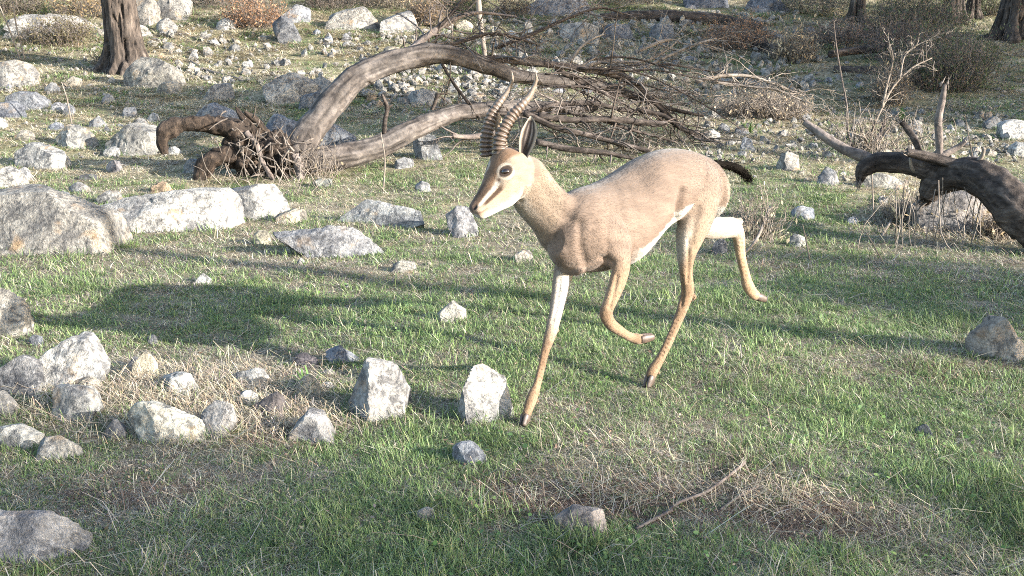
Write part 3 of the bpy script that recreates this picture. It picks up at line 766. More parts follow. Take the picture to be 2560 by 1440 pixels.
branches = [
 ([(1150,150,Ya+.5),(1250,148,Ya+.6),(1340,158,Ya+.7),(1430,168,Ya+.78),(1530,185,Ya+.86),(1590,212,Ya+.9),(1640,260,Ya+.9),(1690,305,Ya+.88),(1745,345,Ya+.86),(1790,352,Ya+.86)], [11,10,9,9,9,8,7,6,5,3], M_DARKWOOD, 46, .5),
 ([(1000,150,Ya+.33),(1040,115,Ya+.4),(1085,78,Ya+.5),(1140,45,Ya+.6),(1200,32,Ya+.75),(1290,42,Ya+.9)], [11,9,8,6,4,3], M_GREYWOOD, 24, .55),
 ([(1085,78,Ya+.5),(1105,60,Ya+.52),(1140,20,Ya+.55),(1170,-20,Ya+.6)], [6,5,4,3], M_DARKWOOD, 6, .35),
 ([(1080,125,Ya+.42),(1150,105,Ya+.5),(1220,85,Ya+.6),(1280,92,Ya+.7),(1340,110,Ya+.8)], [6,5,4,4,2], M_DARKWOOD, 20, .5),
 ([(1240,120,Ya+.8),(1330,85,Ya+.9),(1420,45,Ya+1.0),(1500,20,Ya+1.1),(1560,35,Ya+1.2)], [5,5,4,3,2], M_DARKWOOD, 20, .5),
 ([(1390,170,Ya+.75),(1440,200,Ya+.8),(1490,225,Ya+.82),(1560,240,Ya+.9),(1650,242,Ya+1.0)], [6,6,5,4,3], M_DARKWOOD, 14, .35),
 ([(1595,240,Ya+1.05),(1640,262,Ya+1.0),(1700,278,Ya+1.0),(1760,290,Ya+1.0)], [9,6,5,3], M_DARKWOOD, 8, .3),
 ([(1190,276,Ya+.46),(1290,285,Ya+.55),(1390,262,Ya+.62),(1480,258,Ya+.7),(1560,275,Ya+.75),(1640,280,Ya+.85)], [8,8,7,6,5,3], M_DARKWOOD, 22, .4),
 ([(1345,290,Ya+.45),(1430,300,Ya+.5),(1520,298,Ya+.55),(1600,305,Ya+.6),(1668,310,Ya+.62)], [9,8,8,8,6], M_DARKWOOD, 14, .35),
 ([(1310,282,Ya+.4),(1390,318,Ya+.42),(1480,340,Ya+.45),(1560,362,Ya+.45),(1625,378,Ya+.45)], [9,8,7,7,6], M_DARKWOOD, 14, .35),
 ([(1340,355,Ya+.2),(1420,372,Ya+.18),(1510,382,Ya+.18),(1590,398,Ya+.16)], [8,8,7,4], M_DARKWOOD, 5, .3),
 ([(1600,275,Ya+.75),(1660,290,Ya+.78),(1700,320,Ya+.78),(1740,335,Ya+.78)], [7,6,5,3], M_DARKWOOD, 8, .3),
 ([(1420,280,Ya+.6),(1500,300,Ya+.6),(1580,325,Ya+.6),(1690,355,Ya+.6)], [5,4,4,2], M_DARKWOOD, 10, .35),
 ([(1250,330,Ya+.4),(1180,342,Ya+.36),(1130,340,Ya+.3)], [8,7,5], M_GREYWOOD, 5, .3),
 ([(1105,160,Ya+.42),(1135,210,Ya+.4),(1165,250,Ya+.4),(1200,295,Ya+.42)], [4,4,4,3], M_DARKWOOD, 6, .3),
 ([(960,335,Ya+.1),(963,300,Ya+.1),(968,270,Ya+.1),(955,235,Ya+.1)], [6,6,6,3], M_DARKWOOD, 0, .2),
 ([(968,270,Ya+.1),(982,262,Ya+.1)], [5,2], M_DARKWOOD, 0, .1),
 ([(1080,275,Ya+.3),(1088,255,Ya+.3),(1094,232,Ya+.3)], [4,5,7], M_DARKWOOD, 2, .2),
 ([(1425,155,Ya+.9),(1450,120,Ya+.95),(1480,98,Ya+1.0),(1510,85,Ya+1.05)], [4,4,3,2], M_PALEWOOD, 6, .3),
 ([(1450,170,Ya+1.0),(1510,155,Ya+1.05),(1600,155,Ya+1.1),(1660,130,Ya+1.15),(1700,95,Ya+1.2)], [5,5,4,3,1.5], M_PALEWOOD, 22, .45),
 ([(1590,180,Ya+1.0),(1650,150,Ya+1.1),(1720,118,Ya+1.15),(1790,95,Ya+1.2)], [4,4,4,1.5], M_PALEWOOD, 20, .45),
 ([(1595,128,Ya+1.1),(1650,105,Ya+1.15),(1680,98,Ya+1.2)], [4,5,4], M_PALEWOOD, 4, .3),
 ([(1740,205,Ya+1.0),(1800,190,Ya+1.05),(1870,190,Ya+1.1),(1930,208,Ya+1.12),(2010,240,Ya+1.15)], [5,4.5,4,3,1.5], M_PALEWOOD, 24, .4),
 ([(1780,205,Ya+1.0),(1860,215,Ya+1.0),(1940,225,Ya+1.02),(2020,258,Ya+1.0)], [4,3,3,1.5], M_PALEWOOD, 20, .4),
]
trng = np.random.default_rng(5)
for k in range(9):                       # airy outer twigs of the fan, bending down to the right
    x0, y0 = trng.uniform(1240, 1560), trng.uniform(150, 235); dY = trng.uniform(.5, 1.1)
    L = trng.uniform(180, 420); sl = trng.uniform(.05, .42)
    branches.append(([(x0, y0, Ya + dY), (x0 + L * .35, y0 + L * sl * .15 - 12, Ya + dY + .05), (x0 + L * .7, y0 + L * sl * .5, Ya + dY + .08), (x0 + L, y0 + L * sl, Ya + dY + .1)], [3, 2.5, 1.9, 1], M_DARKWOOD, 10, .3))
M_DARKWOOD2 = wood_material('dark_twig', (0.03, 0.024, 0.02), (0.06, 0.048, 0.04), (0.12, 0.095, 0.08), 1.0, .003, (1, 1, 1))
for k, (pts, rs, mat, ntw, L) in enumerate(branches):
    b = part_tube('branch', pts, rs, mat, ft, FT0, 10, max(8, len(pts) * 7), 0.18, 22, None, k)
    if ntw:
        mb = MB()
        twig_spray(mb, px_path(pts), px_r(rs, pts), ntw, trng, L, 0.15, 2, 0.75)
        me = mesh_np('twigs', np.concatenate(mb.V) - FT0, np.concatenate(mb.Q))
        tw = link('twigs', me, [M_TWIG, M_GREYWOOD, M_DARKWOOD2][k % 3] if mat is M_DARKWOOD else mat, b); tw['kind'] = 'stuff'
# the heap of grey brown twigs under the fan
mb = MB()
for k in range(300):
    x, y = trng.uniform(1180, 1790), trng.uniform(215, 350)
    g = ground(x, min(y + 30, 372))
    p = g + np.array([0, 0, abs(trng.normal()) * 0.10])
    a = trng.uniform(0, 2 * math.pi); L = trng.uniform(0.15, 0.6)
    d = np.array([math.cos(a), math.sin(a) * 0.7, trng.normal() * 0.30]) * L
    q = p + d * 0.5 + trng.normal(size=3) * 0.04
    pts = np.array([p, q, p + d])
    pts[:, 2] = np.maximum(pts[:, 2], terrain(pts[:, 0], pts[:, 1]) + 0.004)
    r = trng.uniform(0.0018, 0.0045)
    tube(mb, pts, [r, r * 0.8, r * 0.4], 4, 5, cap=False)
tw = link('twigs', mesh_np('twigs', np.concatenate(mb.V) - FT0, np.concatenate(mb.Q)), M_TWIG, ft)
tw['kind'] = 'stuff'; tw['label'] = 'heap of thin grey brown twigs on the ground under the fan'
# roots
root_plate_mb = MB()
def blob_tube(pts, rs, seg=14, n=None, bump=0.25, freq=16, seed=0, mb=None):
    tube(mb or root_plate_mb, px_path(pts), px_r(rs, pts), seg * 2, (n or len(pts) * 5) * 2, bump, seed=seed, freq=freq, grain=True)
Yr = Y0 - 0.05
blob_tube([(765,400,Yr+.1),(710,400,Yr+.05),(660,395,Yr),(615,385,Yr-.02)], [44,62,58,30], 20, 34, 0.75, 13, 1)
blob_tube([(590,312,Yr-.05),(595,350,Yr-.06),(612,385,Yr-.05),(640,420,Yr),(660,450,Yr+.05)], [14,34,42,42,30], 18, 30, 0.55, 15, 2)
blob_tube([(655,320,Yr+.02),(650,360,Yr),(660,410,Yr),(680,450,Yr)], [14,34,50,36], 16, 26, 0.8, 16, 3)
blob_tube([(720,380,Yr+.05),(715,420,Yr),(700,455,Yr)], [30,34,26], 14, 20, 0.5, 16, 4)
me = mesh_np('root_plate', np.concatenate(root_plate_mb.V) - FT0, np.concatenate(root_plate_mb.Q), np.concatenate(root_plate_mb.T), np.concatenate(root_plate_mb.C))
link('root_plate', me, M_ROOTWOOD, ft)['label'] = 'torn brown root plate'
roots = [
 ([(615,345,Yr-.05),(570,322,Yr-.08),(520,310,Yr-.1),(465,308,Yr-.14),(425,322,Yr-.16),(405,350,Yr-.18),(412,385,Yr-.18)], [28,25,22,20,20,17,10]),
 ([(600,380,Yr-.08),(560,385,Yr-.14),(525,400,Yr-.18),(505,430,Yr-.2),(495,462,Yr-.2)], [26,24,22,20,14]),
 ([(640,330,Yr),(612,300,Yr),(590,270,Yr+.02)], [12,9,4]),
 ([(660,325,Yr),(640,300,Yr),(618,285,Yr),(612,278,Yr)], [9,8,6,3]),
 ([(615,330,Yr-.14),(640,360,Yr-.16),(655,400,Yr-.18),(675,440,Yr-.2),(690,465,Yr-.22)], [7,7,7,8,5]),
 ([(735,390,Yr-.1),(750,425,Yr-.14),(750,460,Yr-.2),(752,490,Yr-.3)], [14,11,9,7]),
 ([(620,440,Yr-.06),(590,455,Yr-.1),(560,468,Yr-.15)], [12,9,4]),
 ([(690,420,Yr-.12),(715,445,Yr-.2),(720,470,Yr-.25)], [10,7,4]),
 ([(675,335,Yr-.02),(680,370,Yr-.1),(672,405,Yr-.12)], [10,14,9]),
]
for k, (pts, rs) in enumerate(roots):
    part_tube('root', pts, rs, M_ROOTWOOD if k not in (4, 5) else M_GREYWOOD, ft, FT0, 18, len(pts) * 12, 0.5, 13, None, 20 + k)
# splinters on the root plate
mb = MB()
for k in range(130):
    x, y = trng.normal(665, 48), trng.normal(395, 40)
    p = at(x, y, Yr - trng.uniform(0.05, 0.2))
    d = trng.normal(size=3); d[1] = -abs(d[1]) * 0.6; d /= np.linalg.norm(d); L = trng.uniform(0.04, 0.16)
    r = trng.uniform(0.003, 0.009)
    tube(mb, [p, p + d * L * .5 + trng.normal(size=3) * .012, p + d * L], [r, r * .8, r * .2], 4, 4, cap=False)
me = mesh_np('splinters', np.concatenate(mb.V) - FT0, np.concatenate(mb.Q))
s_ = link('splinters', me, M_TWIG, ft); s_['kind'] = 'stuff'
# thin rootlets hanging round the plate
mb = MB()
for k in range(70):
    x = trng.uniform(520, 830); y = trng.uniform(400, 475)
    g = ground(x, y + 14) + np.array([0, -0.1, 0])
    a = trng.uniform(-1, 1); L = trng.uniform(0.1, 0.35)
    p2 = g + np.array([a * L * .7, trng.normal() * .05, L * trng.uniform(.3, 1)])
    r = trng.uniform(0.0015, 0.003)
    tube(mb, [g, (g + p2) / 2 + trng.normal(size=3) * .03, p2], [r, r, r * .5], 4, 5, cap=False)
s_ = link('rootlets', mesh_np('rootlets', np.concatenate(mb.V) - FT0, np.concatenate(mb.Q)), M_PALEWOOD, ft); s_['kind'] = 'stuff'

# ---- the dark log arching in from the right
Yl = ground(2400, 590)[1] + 0.0
lg0 = np.array([at(2330, 490, Yl)[0], Yl, float(terrain(at(2330, 490, Yl)[0], Yl))])
lg = empty('fallen_log', lg0, 'dark charred log arching in from the right edge with broken branch stubs', 'log')
def lpart(name, pts, rs, mat=None, seg=14, bump=0.12, freq=14, seed=0, label=None):
    return part_tube(name, pts, rs, mat or M_DARKWOOD, lg, lg0, seg * 2, len(pts) * 14, bump, freq, label, seed)
lpart('trunk', [(2680,640,Yl-.5),(2610,580,Yl-.45),(2545,525,Yl-.4),(2490,470,Yl-.3),(2440,440,Yl-.2),(2390,438,Yl-.1),(2345,455,Yl-.03),(2315,490,Yl)], [66,62,57,50,44,41,38,24], seg=22, seed=1)
lpart('branch', [(2360,440,Yl-.05),(2310,420,Yl+.0),(2255,408,Yl+.05),(2195,406,Yl+.1),(2160,425,Yl+.12),(2148,455,Yl+.12)], [34,30,26,24,22,8], M_DARKWOOD, 16, seed=2)
lpart('branch', [(2205,408,Yl+.1),(2160,392,Yl+.15),(2110,372,Yl+.22),(2060,340,Yl+.3),(2012,306,Yl+.38)], [15,15,13,12,8], M_GREYWOOD, 10, seed=3)
lpart('branch', [(2440,428,Yl-.15),(2390,412,Yl-.12),(2330,395,Yl-.1),(2265,380,Yl-.1)], [16,15,13,10], M_DARKWOOD, 10, seed=4)
lpart('branch', [(2350,400,Yl-.08),(2348,350,Yl-.06),(2346,300,Yl-.05),(2355,255,Yl-.05),(2362,212,Yl-.05)], [9,9,9,8,5], M_GREYWOOD, 10, seed=5)
lpart('branch', [(2352,392,Yl-.08),(2390,370,Yl-.08),(2415,352,Yl-.1)], [9,7,5], M_GREYWOOD, 8, seed=6)
lpart('branch', [(2300,385,Yl),(2290,355,Yl+.02),(2268,322,Yl+.05),(2253,305,Yl+.06)], [8,9,8,7], M_DARKWOOD, 8, seed=7)
lpart('branch', [(2440,410,Yl-.2),(2455,390,Yl-.22),(2460,370,Yl-.24)], [7,6,4], M_PALEWOOD, 8, seed=8)
lpart('branch', [(2300,440,Yl),(2280,420,Yl-.03),(2275,395,Yl-.05)], [6,5,3], M_PALEWOOD, 8, seed=9)
lpart('root', [(2325,480,Yl-.02),(2312,500,Yl+.02),(2300,512,Yl+.02)], [22,16,6], M_ROOTWOOD, 10, .35, 20, 10)
mb = MB()
for k in range(26):
    p = at(trng.uniform(2230, 2480), trng.uniform(440, 480), Yl - trng.uniform(.15, .35))
    g = np.array([p[0] + trng.normal() * .08, p[1] + trng.normal() * .05, 0]); g[2] = float(terrain(g[0], g[1]))
    r = trng.uniform(.0016, .003)
    tube(mb, [p, (p + g) / 2 + trng.normal(size=3) * .03, g], [r, r, r], 4, 5, cap=False)
s_ = link('twigs', mesh_np('twigs', np.concatenate(mb.V) - lg0, np.concatenate(mb.Q)), M_PALEWOOD, lg); s_['kind'] = 'stuff'

mb = MB()                    # splintered, frayed ends
for (px, py, dy, dx, dz, m) in ((2148, 452, .12, -.3, -1, 26), (2302, 508, .0, -.3, -1, 26), (2012, 306, .38, -1, .7, 10), (2362, 212, -.05, .2, 1, 8), (2253, 305, .06, -.5, .8, 8), (2265, 380, -.1, -1, .2, 10)):
    c = at(px, py, Yl + dy)
    for k in range(m):
        p = c + trng.normal(size=3) * .012; d = np.array([dx, 0, dz]) + trng.normal(size=3) * .55; d = d / np.linalg.norm(d) * trng.uniform(.015, .06)
        r = trng.uniform(.0015, .005); tube(mb, [p - d * .4, p + d * .3, p + d], [r, r * .8, r * .15], 4, 4, cap=False)
s_ = link('splinters', mesh_np('splinters', np.concatenate(mb.V) - lg0, np.concatenate(mb.Q)), M_TWIG, lg); s_['kind'] = 'stuff'

# ---- pale dead shrub behind the log
Yd = ground(2180, 395)[1] + 0.25
db0 = np.array([at(2175, 390, Yd)[0], Yd, float(terrain(at(2175, 390, Yd)[0], Yd))])
db = empty('dead_shrub', db0, 'bleached leafless shrub with thin upright forking branches behind the right hand log', 'dead shrub')
for k, (pts, rs, nt, L) in enumerate([
  ([(2140,392,Yd),(2120,330,Yd),(2118,270,Yd+.05),(2105,200,Yd+.1),(2090,110,Yd+.1),(2084,40,Yd+.1)], [6,6,5,5,4,2], 5, .15),
  ([(2180,390,Yd),(2180,330,Yd),(2205,270,Yd),(2235,215,Yd+.05),(2280,170,Yd+.1),(2330,145,Yd+.15)], [9,7,6,5,5,2], 14, .3),
  ([(2205,270,Yd),(2220,200,Yd),(2232,150,Yd),(2225,110,Yd)], [6,5,4,2], 12, .2),
  ([(2250,195,Yd),(2262,140,Yd+.1),(2290,115,Yd+.1),(2325,98,Yd+.1)], [4,4,3,2], 10, .25),
  ([(2180,380,Yd),(2160,340,Yd-.1),(2150,310,Yd-.1)], [8,6,3], 8, .2),
  ([(2190,380,Yd),(2215,330,Yd),(2250,310,Yd),(2300,330,Yd)], [8,5,4,2], 10, .3),
  ([(2170,385,Yd),(2195,345,Yd+.1),(2210,310,Yd+.1),(2212,290,Yd+.1)], [16,14,9,6], 8, .2),
 ]):
    b = part_tube('branch', pts, [r * .48 for r in rs], M_GREYWOOD if k in (0, 6) else M_PALEWOOD, db, db0, 7, len(pts) * 4, .15, 25, None, 60 + k)
    mb = MB(); twig_spray(mb, px_path(pts), px_r([r * .4 for r in rs], pts), nt * 2, trng, L * .8, -0.1, 2, .6)
    s_ = link('twigs', mesh_np('twigs', np.concatenate(mb.V) - db0, np.concatenate(mb.Q)), M_PALEWOOD, b); s_['kind'] = 'stuff'
mb = MB()
for k in range(150):
    p = db0 + trng.normal(size=3) * np.array([.17, .12, .02]) + np.array([0.02, 0, 0])
    d = trng.normal(size=3) * np.array([.12, .1, .05]) + np.array([0, 0, trng.uniform(.05, .3)])
    r = trng.uniform(.0018, .0035)
    tube(mb, [p, p + d * .5 + trng.normal(size=3) * .03, p + d], [r, r, r * .5], 4, 5, cap=False)
s_ = link('twigs', mesh_np('twigs', np.concatenate(mb.V) - db0, np.concatenate(mb.Q)), M_PALEWOOD, db); s_['kind'] = 'stuff'

# ---- dark logs far up the slope
def lone_log(pts, rs, label, mat=None, name='log', cat='log', seed=0, seg=12, bump=.15):
    P = px_path(pts); o = np.array([P[:, 0].mean(), P[:, 1].mean(), P[:, 2].min()])
    mb = MB(); tube(mb, P, px_r(rs, pts), seg, len(pts) * 9, bump, seed=seed, freq=10, grain=True)
    ob = mb.build(name, mat or M_DARKWOOD, origin=o)
    return tag(ob, label, cat)
def gl(px, py, up=0.0, dy=0.0):       # pixel on the ground, lifted
    g = ground(px, py)
    return (px, py - up, g[1] + dy)
lone_log([gl(1500,52,8),gl(1600,50,10),gl(1690,54,12),gl(1800,62,12),gl(1905,78,12)], [10,14,16,15,8], 'long dark charred log lying across the far slope at the top', seed=1)
lone_log([gl(1880,112,0),gl(1920,128,2),gl(1955,150,2)], [20,22,14], 'short dark log in the reddish dry brush at the upper right', seed=2)
lone_log([gl(2075,158,22),gl(2140,152,26),gl(2210,152,28),gl(2290,172,22)], [9,10,10,7], 'thin dark log propped over a hollow behind the dead shrub', seed=3)
lone_log([gl(2085,180,0),gl(2170,182,0),gl(2260,188,0)], [14,18,12], 'thick dark log lying in the hollow behind the dead shrub', seed=4)
lone_log([(1194,-30,ground(1214,170)[1]),(1200,50,ground(1214,170)[1]),(1210,120,ground(1214,170)[1]),(1216,172,ground(1214,170)[1])], [7,7,6,5], 'pale thin stick standing upright behind the arching trunk', M_PALEWOOD, 'stick', 'stick', 5, 8, .08)
lone_log([gl(1665,1290,8),gl(1700,1268,13),gl(1765,1245,15),gl(1815,1212,17),gl(1862,1178,22)], [4,4.5,4.5,5,5], 'thin grey brown stick on the dead grass in the lower right foreground', M_GREYWOOD, 'stick', 'stick', 6, 8, .12)
lone_log([gl(1800,1285,10),gl(1850,1255,16),gl(1895,1232,16)], [4,4,3], 'shorter thin twig right of the foreground stick', M_GREYWOOD, 'stick', 'stick', 7, 6, .12)
lone_log([gl(1590,1330,8),gl(1640,1312,16),gl(1680,1290,14)], [5,5,4], 'bent thin twig below the foreground stick', M_GREYWOOD, 'stick', 'stick', 8, 6, .12)
lone_log([gl(470,150,0),gl(520,180,4),gl(600,200,3)], [3,4,3], 'pale straight stick lying on the sunny slope behind the two toned rock', M_PALEWOOD, 'stick', 'stick', 9, 6, .1)
lone_log([gl(1838,655,0),gl(1890,620,20),gl(1925,568,50)], [3,4,4], 'tan broken stem leaning in the grass behind the trailing hind leg', M_PALEWOOD, 'stick', 'stick', 10, 6, .1)
lone_log([gl(2205,590,0),gl(2235,555,15),gl(2272,512,35)], [3,4,3], 'pale leaning stem left of the rock under the right hand log', M_PALEWOOD, 'stick', 'stick', 11, 6, .1)
# tall dry stalks
for pts, label in [
  ([gl(62,150),(40,60,ground(62,150)[1]),(30,-20,ground(62,150)[1])], 'right hand of two tall dry stalks at the upper left edge'),
  ([gl(52,152),(18,60,ground(52,152)[1]),(-5,5,ground(52,152)[1])], 'left hand of two tall dry stalks at the upper left edge'),
  ([gl(180,312),(168,250,ground(180,312)[1]),(154,205,ground(180,312)[1])], 'dry stalk rising from the bright rounded white rock'),
  ([gl(958,480),(962,400,ground(958,480)[1]),(952,330,ground(958,480)[1])], 'tall dry stalk in front of the lower grey trunk'),
  ([gl(2440,440),(2425,360,ground(2440,440)[1]),(2412,285,ground(2440,440)[1])], 'tall yellow stalk behind the thick right hand log'),
  ([gl(2185,560),(2180,440,ground(2185,560)[1]),(2182,350,ground(2185,560)[1])], 'pale stalk crossing the arched right hand branch'),
  ([gl(2025,655),(2015,600,ground(2025,655)[1]),(2006,560,ground(2025,655)[1])], 'stiff dry stem in the grass right of the hind hoof'),
  ([gl(2210,660),(2185,615,ground(2210,660)[1]),(2165,580,ground(2210,660)[1])], 'leaning pale stem in the shaded strip at the right'),
  ]:
    lone_log(pts, [2.2, 2.0, 1.2], label, M_PALEWOOD, 'dry_stalk', 'stalk', 3, 5, .05)
# ------------------------------------------------------------------ trees
def pine_trunk_mesh(origin_px, base_py, half_px, lean=0.0, height=7.0, flare=1.5, seed=0):
    pass

def cards(P, D, S, W, rng):
    """thin leaf quads: centre P, direction D, length S, width W"""
    n = len(P)
    side = np.cross(D, rng.normal(size=(n, 3))); side /= np.linalg.norm(side, axis=1)[:, None] + 1e-9
    V = np.empty((n, 4, 3))
    V[:, 0] = P - D * S[:, None] * .5; V[:, 2] = P + D * S[:, None] * .5
    V[:, 1] = P + side * W[:, None] * .5; V[:, 3] = P - side * W[:, None] * .5
    return V.reshape(-1, 3), np.arange(n * 4).reshape(-1, 4)

def make_tree(X, Y, r, label, height=7.0, crown_z=4.2, crown_r=2.4, crown_h=1.8, lean=(0, 0), seed=0, leaves=5200, seg=90, detail=True, off=(0, 0), big=1.0):
    """pine: bark trunk, limbs, and a crown of needle clumps. Height and crown in metres above its foot."""
    rng = np.random.default_rng(seed)
    z0 = float(terrain(X, Y))
    root = empty('pine_tree', (X, Y, z0), label, 'tree')
    mb = MB()
    n = 170 if detail else 24
    zs = np.concatenate([np.linspace(-0.15, 2.2, int(n * .75)), np.linspace(2.3, height, n - int(n * .75))])
    P = np.stack([lean[0] * zs + 0.02 * np.sin(zs * 2 + seed), lean[1] * zs, zs], 1)
    rad = r * (1 + 0.75 * np.exp(-np.clip(zs, 0, 9) / (r * 0.8))) * np.clip(1.03 - zs / (height * 1.15), .12, 1)
    a = np.linspace(0, 2 * np.pi, seg, endpoint=False)
    A, Zg = np.meshgrid(a, zs)
    # bark: long plates between deep furrows
    q = np.stack([np.cos(A) * 3.4, np.sin(A) * 3.4, Zg * 3.2 + seed], -1).reshape(-1, 3)
    w = fbm(q * .7, 3, 40)[:, None] * 0.9
    pl = np.abs(vnoise(q * np.array([1, 1, .55]) + w, 31)).reshape(A.shape)
    pl2 = np.abs(vnoise(q * np.array([2.1, 2.1, 1.3]) + w, 33)).reshape(A.shape)
    buttress = 0.20 * np.cos(A * 5 + seed) * np.exp(-np.clip(Zg, 0, 9) / .28)
    rr = rad[:, None] * (1 + buttress + 0.36 * (smooth01(pl, 0.0, .20) - .85) + 0.06 * (smooth01(pl2, 0, .3) - .6))
    V = P[:, None, :] + np.stack([np.cos(A) * rr, np.sin(A) * rr, np.zeros_like(A)], -1)
    bark = .8 + .45 * fbm(q * 2.5, 3, 44).reshape(A.shape) + .2 * vnoise(q * .8, 45).reshape(A.shape)
    me = mesh_np('trunk', V.reshape(-1, 3), ring_quads(len(zs), seg), None, np.repeat(bark.reshape(-1, 1), 3, 1))
    link('trunk', me, M_BARK, root)
    # limbs and crown
    C = np.array([lean[0] * crown_z + off[0], lean[1] * crown_z + off[1], crown_z])
    lm, tips = MB(), []
    for k in range(13):
        z = rng.uniform(crown_z - crown_h * 1.0, min(height * .97, crown_z + crown_h * .5))
        p = np.array([lean[0] * z, lean[1] * z, z]); ang = k * 2.4 + rng.uniform(-.4, .4)
        e = C + np.array([math.cos(ang) * crown_r * rng.uniform(.5, .95), math.sin(ang) * crown_r * rng.uniform(.5, .95), rng.uniform(-.5, .8) * crown_h])
        m = (p + e) / 2 + np.array([0, 0, .2])
        tube(lm, [p, m, e], [r * .32, r * .2, r * .06], 7, 7, .1, freq=6, seed=k, cap=False, grain=True)
        for t in np.linspace(.45, 1.05, 5): tips.append(p * (1 - t) ** 2 + 2 * m * t * (1 - t) + e * t * t)
    link('limbs', mesh_np('limbs', np.concatenate(lm.V), np.concatenate(lm.Q), None, np.concatenate(lm.C)), M_BARK, root)
    tips = np.array(tips)
    extra = C + rng.normal(size=(40, 3)) * np.array([crown_r, crown_r, crown_h]) * .42
    cl = np.vstack([tips, extra])
    i = rng.integers(0, len(cl), leaves)
    Pp = cl[i] + rng.normal(size=(leaves, 3)) * np.array([.26, .26, .16]) * (crown_r / 2.2)
    D = rng.normal(size=(leaves, 3)) + np.array([0, 0, .4]); D /= np.linalg.norm(D, axis=1)[:, None]
    V, Q = cards(Pp, D, rng.uniform(.10, .24, leaves) * big, rng.uniform(.02, .055, leaves) * big, rng)
    c = np.array([.055, .075, .03]) * rng.uniform(.6, 1.5, (len(cl), 1))[i] * rng.uniform(.8, 1.2, (leaves, 1))
    link('crown', mesh_np('crown', V, Q, None, np.repeat(c, 4, 0), False), M_LEAF, root)
    return root

def tree_at(px, py, half_px, label, **k):
    g = ground(px, py)
    return make_tree(g[0], g[1] + half_px / FPX * g[1], half_px / FPX * g[1], label, **k)
tree_at(302, 182, 40, 'pine tree with furrowed brown bark in sunlight beside the two toned rock', lean=(-0.018, 0), crown_z=5.6, height=8, seed=2, crown_r=2.0, off=(0, 0))
tree_at(2540, 104, 34, 'tilted pine trunk standing at the upper right edge', lean=(0.10, 0), crown_z=5.4, height=8, seed=3, crown_r=1.8)
tree_at(2392, 60, 22, 'dark pine trunk behind the green bush, hung with pale twigs', crown_z=5.0, height=7.5, seed=4, detail=False, crown_r=1.8)
tree_at(2440, 48, 14, 'slim dark trunk between the green bush and the tilted pine', crown_z=5.0, height=7, seed=5, detail=False, crown_r=1.4)
tree_at(2145, 58, 16, 'slim dark trunk in shade left of the green bush', crown_z=5.0, height=7, seed=6, detail=False, crown_r=1.6)
# trees around the clearing that throw the shade seen in the picture
SHX, SHY = -SUN.x / SUN.z, -SUN.y / SUN.z
def shade_tree(sx, sy, cz, cr, ch, label, seed, leaves=6000, r=.16, big=1.3):
    """tree whose crown centre, cz above the ground, throws its shade on (sx, sy)"""
    X, Y = sx - SHX * cz, sy - SHY * cz
    return make_tree(X, Y, r, label, height=cz + ch * .8, crown_z=cz, crown_r=cr, crown_h=ch, seed=seed, leaves=leaves, detail=False, seg=20, big=big)
shade_tree(5.2, -1.55, 4.6, 2.7, 1.2, 'broad pine standing behind the camera on the right, shading the foreground', 11, 34000, .2, 2.0)
shade_tree(5.6, -1.15, 4.6, 2.75, 1.1, 'second broad pine right of the one behind the camera', 24, 32000, .2, 2.0)
shade_tree(3.3, 3.75, 5.2, 0.75, 1.0, 'slender pine to the right of the camera', 12, 2600, .1)
shade_tree(3.9, 10.2, 5.0, 1.3, 1.1, 'pine on the right beyond the frame', 13, 4200, .16, 1.7)
shade_tree(5.2, 12.6, 5.5, 2.6, 1.8, 'tall pine up the slope on the right beyond the frame', 14, 8000, .16, 1.8)
shade_tree(0.5, 14.0, 5.5, 1.6, 1.4, 'pine up the slope far right beyond the frame', 15, 7000, .16, 1.9)
shade_tree(-2.7, 10.2, 6.0, 1.0, 0.75, 'thin crowned pine right of the clearing', 16, 3000, .16, 1.7)
make_tree(.03 + 1.42 * 5, 4.15 - .71 * 5, .075, 'thin straight pine right of the clearing, its trunk throwing the long narrow shade', height=8, crown_z=6.0, crown_r=1.1, crown_h=1.0, seed=17, leaves=2500, detail=False, seg=18, big=1.4)
# a few more trees over the brow of the hill
for k, (x, y) in enumerate([(-9, 24), (-4.5, 30), (2, 26), (7, 33), (12, 25), (-15, 35), (17, 38)]):
    make_tree(x, y, .18, ['pine on the brow of the hill far left', 'pine on the brow left of the middle', 'pine on the brow near the middle', 'pine on the brow right of the middle', 'pine on the brow at the right', 'outermost left pine on the brow', 'outermost right pine on the brow'][k],
              height=7, crown_z=4.5, crown_r=2.2, seed=30 + k, leaves=2500, detail=False, seg=16)

